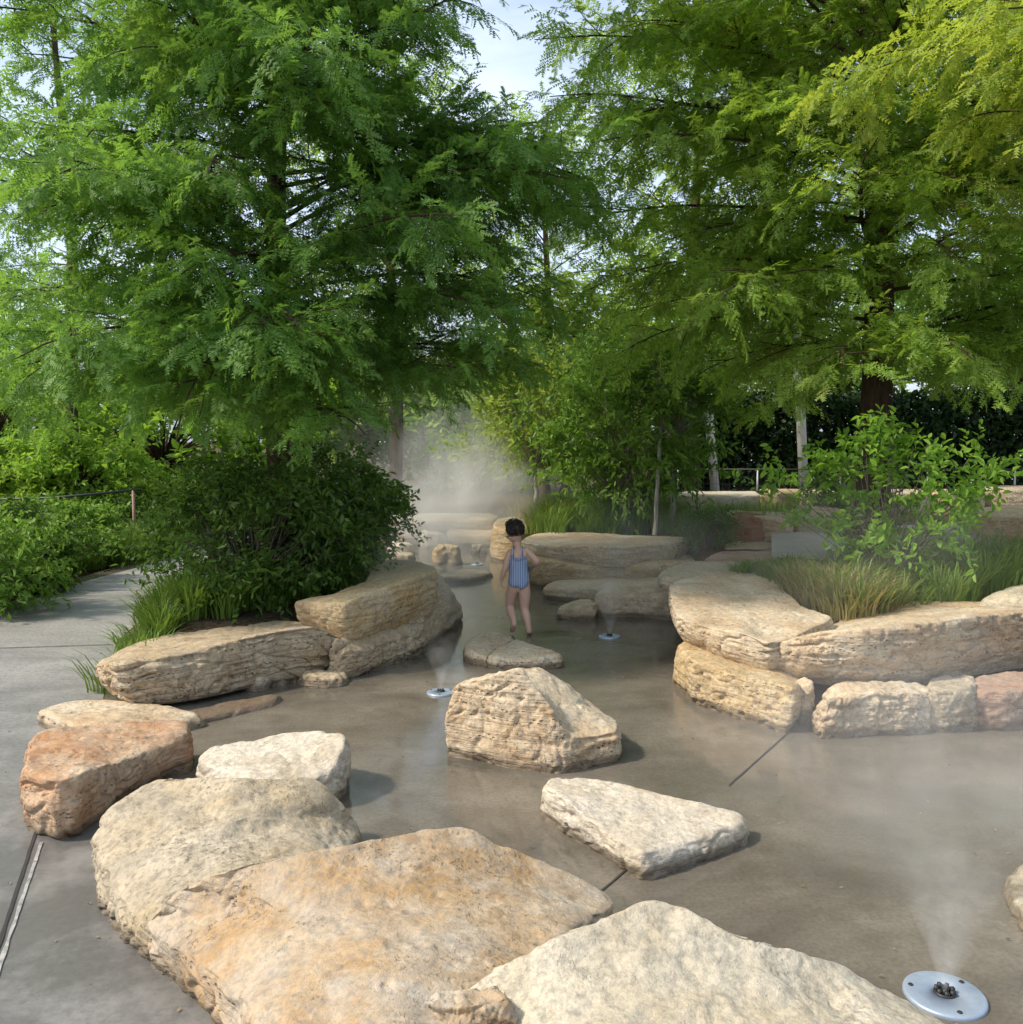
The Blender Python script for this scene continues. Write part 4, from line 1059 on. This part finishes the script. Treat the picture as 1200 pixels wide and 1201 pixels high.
a = P(817, 612, .5)
g = Geo(); g.tube([[a[0], a[1], .4], [a[0], a[1], 1.0]], .012, 8); g.lathe([(0, 1.0), (.018, 1.0), (.018, 1.03), (0, 1.035)], (a[0], a[1], 0), 10)
tag(g.make('stake', M['black'], origin=a), 'thin black stake in the grass behind the small spiky bush', 'stake')


def nozzle(px, py, R, label, teeth=7):
    c = P(px, py, 0); t = empty('mist_nozzle', c, label, 'mist nozzle', 'mist nozzles in the stream bed')
    g = Geo(); g.lathe([(R * .22, .004), (R * .22, .012), (R * .93, .012), (R * .985, .010), (R, .004), (R, -.01)], c, 48); g.make('plate', M['steel'], t)
    g = Geo(); g.lathe([(R * .215, -.01), (R * .215, .016), (R * .26, .020), (R * .27, .013)], c, 32)
    for k in range(teeth):
        a = k * 2 * PI / teeth; g.box(c + np.array([math.cos(a) * R * .2, math.sin(a) * R * .2, .018]), (R * .09, R * .09, .02), a)
    g.make('nozzle_ring', M['dark'], t)
    g = Geo(); g.lathe([(0, .006), (R * .12, .006), (R * .12, -.01)], c, 20); g.lathe([(0, .022), (R * .05, .022), (R * .05, 0)], c, 12); g.make('nozzle_jet', M['dark'], t)
    for a in (.6, 2.7, 4.7):
        g = Geo(); cc = c + np.array([math.cos(a) * R * .8, math.sin(a) * R * .8, 0]); g.lathe([(0, .0145), (R * .06, .0145), (R * .07, .0122)], cc, 12); g.make('screw', M['dark'], t)
    return c
n1 = nozzle(1108, 1169, .112, 'largest round steel mist nozzle plate, bottom right corner')
n2 = nozzle(517, 813, .088, 'round mist nozzle plate left of the wedge-shaped cream boulder')
n3 = nozzle(715, 747, .088, 'round mist nozzle plate right of the child')
n4 = nozzle(560, 662, .088, 'far mist nozzle under the tall mist column')

# ------------------------------------------------------------------ mist
def mist(label, rings, density, nscale, seed, fall='cone', centre=None, col=(.98, .98, .97)):
    """rings: (x, y, z, rx, ry) stacked closed shape; density fades towards its skin"""
    g = Geo(); sides = 20; a = np.linspace(0, 2 * PI, sides, endpoint=False); rows = []
    rings = [(r[0], r[1], r[2], r[3] * .02, r[4] * .02) for r in rings[:1]] + rings + [(r[0], r[1], r[2], r[3] * .02, r[4] * .02) for r in rings[-1:]]
    for (x, y, z, rx, ry) in rings: rows.append(np.stack([x + rx * np.cos(a), y + ry * np.sin(a), np.full(sides, z)], -1))
    A = np.array(rows); V = A.reshape(-1, 3); R_ = len(rings)
    i = np.arange(R_ - 1)[:, None] * sides; j = np.arange(sides)[None, :]; j2 = (j + 1) % sides
    q = np.stack([i + j, i + j2, i + sides + j2, i + sides + j], -1).reshape(-1, 4)
    lo, hi = V.min(0), V.max(0); c = (lo + hi) / 2; h = (hi - lo) / 2
    m, nt, out = new_mat('mist_vapour')
    tc = N(nt, 'ShaderNodeTexCoord'); ov = tc.outputs['Object']
    v = N(nt, 'ShaderNodeVectorMath', operation='MULTIPLY'); nt.links.new(ov, v.inputs[0])
    sp = N(nt, 'ShaderNodeSeparateXYZ'); nt.links.new(ov, sp.inputs[0])
    if fall == 'ball':
        v.inputs[1].default_value = (1 / h[0], 1 / h[1], 1 / h[2]); ln = N(nt, 'ShaderNodeVectorMath', operation='LENGTH'); nt.links.new(v.outputs[0], ln.inputs[0])
        fo = ramp(nt, ln.outputs['Value'], [(.0, 1.0), (.45, .5), (.98, 0.0)])
    else:
        # radius grows with height: object origin at the jet
        H = hi[2] - lo[2]; zt = math_(nt, 'DIVIDE', sp.outputs[2], H)
        r0, r1 = rings[1][3], max(r[3] for r in rings)
        rad = math_(nt, 'ADD', math_(nt, 'MULTIPLY', zt, r1 - r0), r0)
        rr = math_(nt, 'SQRT', math_(nt, 'ADD', math_(nt, 'MULTIPLY', sp.outputs[0], sp.outputs[0]), math_(nt, 'MULTIPLY', sp.outputs[1], sp.outputs[1])))
        fo = math_(nt, 'MULTIPLY', ramp(nt, math_(nt, 'DIVIDE', rr, rad), [(.0, 1.0), (.5, .4), (.95, 0.0)]), ramp(nt, zt, [(0.0, 1.0), (.12, .38), (.4, .12), (1.0, 0.0)]))
    nz = noise(nt, ov, nscale, 4, .6, .3)
    dn = math_(nt, 'MULTIPLY', math_(nt, 'MULTIPLY', fo, ramp(nt, nz, [(.40, .08), (.60, 1.0)])), density)
    pv = N(nt, 'ShaderNodeVolumePrincipled'); pv.inputs['Color'].default_value = rgba(col); nt.links.new(dn, pv.inputs['Density']); pv.inputs['Anisotropy'].default_value = 0
    nt.links.new(pv.outputs[0], out.inputs['Volume'])
    org = c if fall == 'ball' else np.array([rings[0][0], rings[0][1], lo[2]])
    o = mesh_obj('mist', V, q, m, origin=org)
    return tag(o, label, 'mist', kind='stuff')


def ball(label, c, h, density, ns, seed):
    rings = []
    for k in range(9):
        th = -PI / 2 + PI * (k + .5) / 9; rings.append((c[0], c[1], c[2] + h[2] * math.sin(th), h[0] * math.cos(th), h[1] * math.cos(th)))
    return mist(label, rings, density, ns, seed, 'ball')


def jet(label, c, H, r1, density):
    return mist(label, [(c[0] + .05 * H * math.sin(t_ * 4), c[1], .02 + H * t_, .012 + (r1 - .012) * t_, .012 + (r1 - .012) * t_) for t_ in (0, .1, .25, .5, .75, 1)], density, 9, 1)
jet('mist spraying up from the nozzle in the bottom right corner', n1, .46, .24, 40)
jet('mist spraying up from the nozzle left of the wedge-shaped boulder', n2, .36, .16, 34)
jet('mist spraying up from the nozzle right of the child', n3, .6, .3, 28)
ball('drifting mist over the water at the right side', (1.55, 3.2, .45), (1.0, 1.1, .5), .6, 1.8, 3)
ball('mist drifting in front of the right wall and grass', (2.2, 6.0, .75), (1.7, 1.0, .7), .16, 2, 4)
ball('mist hanging around the nozzle right of the child', (.95, 8.2, .6), (1.0, .8, .65), .35, 2, 5)
ball('tall mist column far up the stream left of the child', (-.75, 12.4, .75), (1.3, 1.0, 1.4), 2.1, 1.5, 6)
ball('mist drifting past the end of the left wall', (-.6, 7.4, .55), (.75, 1.0, .55), .9, 2, 7)
ball('broad thin haze of mist above the far stream', (-.3, 15, 1.3), (3.2, 3.2, 2.2), .2, .8, 8)

# mist droplets
rg = np.random.default_rng(77); n = 2600
o_ = np.stack([rg.uniform(.5, 3.6, n), rg.uniform(1.6, 5.5, n), rg.uniform(.2, 2.6, n)], -1)
o_ = o_[(o_[:, 0] / o_[:, 1] > .2) & (o_[:, 2] > 1.45)]
n = len(o_); s_ = rg.uniform(.0006, .0014, n)[:, None, None]
oc = np.array([[1, 0, 0], [-1, 0, 0], [0, 1, 0], [0, -1, 0], [0, 0, 1], [0, 0, -1]])
of = np.array([[0, 2, 4], [2, 1, 4], [1, 3, 4], [3, 0, 4], [2, 0, 5], [1, 2, 5], [3, 1, 5], [0, 3, 5]])
V = (oc[None] * s_ + o_[:, None]).reshape(-1, 3); Fc = (of[None] + (np.arange(n) * 6)[:, None, None]).reshape(-1, 3)
tag(mesh_obj('mist_droplets', V, Fc, plain_mat('water_droplets', (.8, .82, .85), .2)), 'fine white water droplets floating in front of the right trees', 'droplets', kind='stuff')

# fallen needles and grit on the paving
rg = np.random.default_rng(91); n = 900
x_, y_ = rg.uniform(-3.2, 3.5, n), 2.3 + 7 * rg.uniform(0, 1, n)**1.5
o_ = np.stack([x_, y_, np.full(n, .009)], -1); a = rg.uniform(0, 2 * PI, n)
keep = ground_h(x_, y_) < -.02; o_, a = o_[keep], a[keep]; n = len(o_)
d_ = np.stack([np.cos(a), np.sin(a), rg.uniform(0, .12, n)], -1)
V, Fc = leaves_geo(o_, unit(d_), np.tile([0, 0, 1.], (n, 1)), rg.uniform(.3, 1.2, n)**1.5, .016, .006)
tag(mesh_obj('leaf_litter', V, Fc, leaf_mat('brown_needle_litter', (.10, .055, .025), (.30, .22, .12), trans=.1), smooth=False), 'scattered brown needles and grit on the wet paving', 'leaf litter', kind='stuff')

# ------------------------------------------------------------------ child
def skin_mesh(name, verts, edges, radii, root=0, sub=2):
    me = bpy.data.meshes.new(name); me.from_pydata([tuple(v) for v in verts], edges, [])
    o = bpy.data.objects.new(name, me); COL.objects.link(o)
    md = o.modifiers.new('skin', 'SKIN'); md.use_smooth_shade = True; md.branch_smoothing = .6
    sv = me.skin_vertices[0].data if me.skin_vertices else None
    if sv is None:
        bm = bmesh.new(); bm.from_mesh(me); bm.verts.layers.skin.verify(); bm.to_mesh(me); bm.free(); sv = me.skin_vertices[0].data
    for k, r in enumerate(radii):
        sv[k].radius = r if isinstance(r, tuple) else (r, r); sv[k].use_root = (k == root)
    s = o.modifiers.new('sub', 'SUBSURF'); s.levels = sub; s.render_levels = sub
    bpy.context.view_layer.update()
    ev = o.evaluated_get(bpy.context.evaluated_depsgraph_get())
    nm = bpy.data.meshes.new_from_object(ev)
    bpy.data.objects.remove(o)
    V = np.zeros(len(nm.vertices) * 3); nm.vertices.foreach_get('co', V); V = V.reshape(-1, 3)
    Fs = [tuple(p.vertices) for p in nm.polygons]
    return V, Fs


child = P(609, 743, 0)
S = [  # x, y(forward away from camera), z, radius
    (.0, .0, .42, (.080, .066)),      # 0 pelvis
    (-.002, .006, .50, (.073, .058)),   # 1 belly
    (-.006, .012, .59, (.070, .054)),   # 2 chest
    (-.010, .018, .665, (.062, .045)),   # 3 upper chest
    (-.014, .022, .715, .030),        # 4 neck base
    (-.024, .034, .755, .030),        # 5 neck
    (-.040, .044, .80, .056),        # 6 head low
    (-.046, .046, .85, .071),        # 7 head mid
    (-.046, .044, .895, .050),        # 8 head top
    # left arm
    (-.070, .016, .685, .030),        # 9
    (-.100, .005, .60, .0245),        # 10
    (-.112, .0, .555, .021),        # 11 elbow
    (-.132, .02, .49, .0195),        # 12
    (-.146, .04, .44, .0145),        # 13 wrist
    # right arm
    (.056, .020, .692, .030),         # 14
    (.108, .005, .64, .0245),         # 15
    (.150, -.005, .595, .021),         # 16 elbow
    (.128, .055, .56, .0195),          # 17
    (.108, .11, .538, .0145),          # 18 wrist
    # left leg
    (-.052, .0, .375, .060),        # 19 hip
    (-.070, .03, .29, .050),        # 20 thigh
    (-.078, .045, .215, .034),        # 21 knee
    (-.062, -.015, .165, .033),        # 22 calf
    (-.042, -.085, .115, .0205),       # 23 ankle
    (-.042, -.105, .095, .021),       # 24 heel
    (-.054, -.048, .045, .022),       # 25 ball
    (-.060, -.012, .020, .016),       # 26 toe
    # right leg
    (.048, .0, .375, .060),         # 27
    (.046, -.005, .29, .050),         # 28
    (.040, .0, .215, .034),         # 29 knee
    (.062, -.03, .14, .033),         # 30 calf
    (.078, -.055, .055, .0205),         # 31 ankle
    (.080, -.068, .026, .021),         # 32 heel
    (.086, -.008, .020, .022),         # 33
    (.092, .04, .015, .016),         # 34 toe
    (-.098, .074, .835, .010),        # 35 nose (head turned left, slightly down)
    (-.062, .05, .775, .026),         # 36 jaw / chin
]
E = [(0, 1), (1, 2), (2, 3), (3, 4), (4, 5), (5, 6), (6, 7), (7, 8), (3, 9), (9, 10), (10, 11), (11, 12), (12, 13), (3, 14), (14, 15), (15, 16), (16, 17), (17, 18),
     (0, 19), (19, 20), (20, 21), (21, 22), (22, 23), (23, 24), (24, 25), (25, 26), (0, 27), (27, 28), (28, 29), (29, 30), (30, 31), (31, 32), (32, 33), (33, 34), (7, 35), (6, 36)]
pts = [s[:3] for s in S]; rad = [(tuple(v * 1.3 for v in s[3]) if isinstance(s[3], tuple) else s[3] * (1.1 if 19 <= k_ <= 34 else 1.24)) for k_, s in enumerate(S)]; edges = list(E)


def hand(wi, wrist, d, n_, thumb):
    d = unit(np.array(d, float)); n_ = unit(np.array(n_, float)); l = unit(np.cross(d, n_)); w = np.array(wrist)
    b = len(pts); palm = w + d * .022; pts.append(tuple(palm)); rad.append((.017, .010)); edges.append((wi, b))
    for k, (off_, le) in enumerate([(-.013, .024), (-.0045, .028), (.0045, .026), (.013, .020)]):
        k0 = len(pts); p1 = palm + l * off_ + d * .012; p2 = p1 + d * le * .55 + n_ * .004; p3 = p2 + d * le * .45 + n_ * .010
        for p_, r_ in ((p1, .0052), (p2, .0046), (p3, .0036)): pts.append(tuple(p_)); rad.append(r_)
        edges.extend([(b, k0), (k0, k0 + 1), (k0 + 1, k0 + 2)])
    k0 = len(pts); p1 = palm - d * .006 + l * thumb * .014; p2 = p1 + l * thumb * .010 + d * .012; p3 = p2 + d * .012 + n_ * .004
    for p_, r_ in ((p1, .006), (p2, .0052), (p3, .004)): pts.append(tuple(p_)); rad.append(r_)
    edges.extend([(b, k0), (k0, k0 + 1), (k0 + 1, k0 + 2)])
hand(13, S[13][:3], (-.12, .2, -1), (1, .1, 0), -1)
hand(18, S[18][:3], (-.35, .8, -.35), (-.5, 0, -.8), 1)

V, Fs = skin_mesh('tmp', pts, edges, rad, 0, 2)
V = V.copy()
ext = V[:, 2] > .745
Vw = V + child
m, nt, out = new_mat('skin')
g_ = N(nt, 'ShaderNodeNewGeometry'); b_ = principled(nt, out, mix(nt, noise(nt, g_.outputs['Position'], 14, 4, .6), (.54, .33, .24), (.62, .40, .30)), .5)
b_.inputs['Subsurface Weight'].default_value = .15; b_.inputs['Subsurface Radius'].default_value = (.02, .008, .004)
bm = bmesh.new(); vs = [bm.verts.new(tuple(v - child)) for v in Vw]
for f in Fs:
    try: bm.faces.new([vs[k] for k in f])
    except ValueError: pass
bmesh.ops.recalc_face_normals(bm, faces=bm.faces)
me = bpy.data.meshes.new('person'); bm.to_mesh(me); bm.free()
for p_ in me.polygons: p_.use_smooth = True
me.materials.append(m)
person = bpy.data.objects.new('person', me); COL.objects.link(person); person.location = [float(v) for v in child]
tag(person, 'barefoot toddler in a blue striped swimsuit walking away up the wet stream bed', 'person')

# swimsuit from the body surface
me.update()
NV = np.zeros(len(me.vertices) * 3); me.vertices.foreach_get('normal', NV); NV = NV.reshape(-1, 3)
LV = np.zeros(len(me.vertices) * 3); me.vertices.foreach_get('co', LV); LV = LV.reshape(-1, 3)
z = LV[:, 2]; xx = LV[:, 0] + .012 * sstep(.42, .66, z)
legline = .372 + .045 * np.clip(np.abs(xx) / .085, 0, 1.2)**1.5 - .010
topline = np.where(LV[:, 1] < .015, .640, .655) - .25 * np.clip(np.abs(xx) - .045, 0, 1)
torso = (z > legline) & (z < topline) & (np.abs(xx) < np.interp(z, [.36, .46, .54, .62], [.118, .114, .088, .076]))
keep = [p_.index for p_ in me.polygons if all(torso[v] for v in p_.vertices)]
used = sorted({v for k in keep for v in me.polygons[k].vertices}); mp = {v: i for i, v in enumerate(used)}
sv = LV[used] + NV[used] * .0045
fq = np.array([[mp[v] for v in me.polygons[k].vertices] for k in keep if len(me.polygons[k].vertices) == 4])
m, nt, out = new_mat('striped_swim_fabric')
tc = N(nt, 'ShaderNodeTexCoord'); sp = N(nt, 'ShaderNodeSeparateXYZ'); nt.links.new(tc.outputs['Object'], sp.inputs[0])
w_ = math_(nt, 'SINE', math_(nt, 'MULTIPLY', sp.outputs[0], 2 * PI / .0145))
principled(nt, out, mix(nt, ramp(nt, w_, [(.35, 0.0), (.6, 1.0)]), (.11, .18, .34), (.48, .53, .63)), .8)
suit = mesh_obj('swimsuit', sv + child, fq, m, person)
sol = suit.modifiers.new('thickness', 'SOLIDIFY'); sol.thickness = .003; sol.offset = 0
for sx in (-1, 1):
    g = Geo(); c0 = np.array([-.012 + sx * .034, -.050, .636]); c1 = np.array([-.012 + sx * .044, -.034, .70]); c2 = np.array([-.012 + sx * .046, .018, .74]); c3 = np.array([-.012 + sx * .040, .055, .70])
    tt = np.linspace(0, 1, 12)[:, None]
    g.tube(child + (1 - tt)**3 * c0 + 3 * (1 - tt)**2 * tt * c1 + 3 * (1 - tt) * tt**2 * c2 + tt**3 * c3, .0055, 8)
    g.make('strap', m, suit)
# ruffle at the back neckline
g = Geo(); tt = np.linspace(-1, 1, 40)
top_ = np.stack([-.012 + tt * .060, -.052 + .03 * tt**2 - .0, .640 - .006 * np.cos(tt * 3)], -1); low_ = top_ + np.stack([0 * tt, -.010 - .005 * np.sin(tt * 30), -.018 + 0 * tt], -1)
V2 = np.concatenate([top_, low_]) + child; i = np.arange(39)
ruf = mesh_obj('ruffle', V2, np.stack([i, i + 1, i + 41, i + 40], -1), m, suit)
ruf.modifiers.new('t', 'SOLIDIFY').thickness = .002

# hair: cap of curls over the back and top of the head
hm = plain_mat('dark_brown_hair', (.022, .014, .010), .55, var=.3, scale=60)
hc = child + np.array([-.042, .036, .862]); g = Geo(); rg = np.random.default_rng(4)
nu, nv_ = 48, 32; th = np.linspace(0, PI, nv_); ph = np.linspace(0, 2 * PI, nu, endpoint=False)
TH, PH = np.meshgrid(th, ph, indexing='ij')
dirs = np.stack([np.sin(TH) * np.cos(PH), np.sin(TH) * np.sin(PH), np.cos(TH)], -1)
face = unit(np.array([-.75, .62, -.35])); dt = dirs @ face
r_ = np.where(dt > .35, .066, .083) * (1 + .10 * gnoise(dirs * 5, 3) + .07 * gnoise(dirs * 13, 4))
r_ = np.where(dirs[..., 2] < -.55, .05, r_)
r_ = .5 * r_ + .25 * (np.roll(r_, 1, 1) + np.roll(r_, -1, 1))
HV = (hc + dirs * r_[..., None] * np.array([.98, 1.0, .92])).reshape(-1, 3)
i = np.arange(nv_ - 1)[:, None] * nu; j = np.arange(nu)[None, :]; j2 = (j + 1) % nu
g.add(HV, np.stack([i + j, i + nu + j, i + nu + j2, i + j2], -1).reshape(-1, 4))
for k in range(700):
    d = unit(rg.normal(0, 1, 3))
    if d @ face > .3 or d[2] < -.55: continue
    s0 = hc + d * .082; t1 = unit(np.cross(d, rg.normal(0, 1, 3))); t2 = np.cross(d, t1); a = np.linspace(0, rg.uniform(3, 7), 9)
    rr_ = rg.uniform(.004, .011)
    g.tube(s0 + (np.cos(a) * rr_)[:, None] * t1 + (np.sin(a) * rr_)[:, None] * d + (a * .0014)[:, None] * (t2 + np.array([0, 0, -.6])), .0016, 4, False)
g.make('hair', hm, person)
# face details: eyes, lips, ear on the visible side
ew = plain_mat('eye', (.05, .03, .02), .2)
for sx in (-1, 1):
    lat = unit(np.cross(face, [0, 0, 1])) ; c = child + np.array([-.046, .046, .848]) + unit(face * np.array([1, 1, 0])) * .062 + lat * sx * .024
    g = Geo(); g.lathe([(.0001, -.006), (.005, -.003), (.006, 0), (.005, .003), (.0001, .006)], c, 10); g.make('eye', ew, person)
for sx in (-1, 1):
    lat = unit(np.cross(face * np.array([1, 1, 0]), [0, 0, 1])); c = child + np.array([-.046, .042, .838]) + lat * sx * .070
    g = Geo(); g.lathe([(.0001, -.016), (.007, -.010), (.009, 0), (.008, .009), (.0001, .015)], c, 10); g.make('ear', person.data.materials[0], person)

# ------------------------------------------------------------------ light, sky
SUN_EL, SUN_AZ = math.radians(46), math.radians(257)     # azimuth clockwise from +Y (away from the viewer) towards +X
sd = Vector((math.sin(SUN_AZ) * math.cos(SUN_EL), math.cos(SUN_AZ) * math.cos(SUN_EL), math.sin(SUN_EL)))
sl = bpy.data.lights.new('sun', 'SUN'); sl.energy = 2.8; sl.angle = math.radians(5.0); sl.color = (1, .90, .76)
so = bpy.data.objects.new('sun', sl); COL.objects.link(so); so.rotation_euler = sd.to_track_quat('Z', 'Y').to_euler()
w = bpy.data.worlds.new('World'); scene.world = w; w.use_nodes = True; nt = w.node_tree; nt.nodes.clear()
sky = N(nt, 'ShaderNodeTexSky', sky_type='NISHITA'); sky.sun_disc = False; sky.sun_elevation = SUN_EL; sky.sun_rotation = SUN_AZ
sky.air_density = 1.2; sky.dust_density = 3.5
tc = N(nt, 'ShaderNodeTexCoord')
cl = ramp(nt, noise(nt, scaled(nt, tc.outputs['Generated'], (1, 1, 2.2)), 2.2, 7, .6, .3), [(.40, .25), (.62, .9)])
c = mix(nt, cl, sky.outputs[0], (4.1, 4.7, 5.7))
bg = N(nt, 'ShaderNodeBackground'); nt.links.new(c, bg.inputs[0]); bg.inputs[1].default_value = .15
ow = N(nt, 'ShaderNodeOutputWorld'); nt.links.new(bg.outputs[0], ow.inputs[0])

scene.view_settings.view_transform = 'Standard'; scene.view_settings.look = 'None'; scene.view_settings.exposure = 0.7; scene.view_settings.gamma = 1
cy = scene.cycles
cy.max_bounces = 6; cy.diffuse_bounces = 3; cy.glossy_bounces = 3; cy.transmission_bounces = 3; cy.volume_bounces = 2; cy.transparent_max_bounces = 8
cy.use_denoising = True
cy.volume_step_rate = 1.5; cy.volume_max_steps = 96
for r in rock_report: print('ROCK', r)
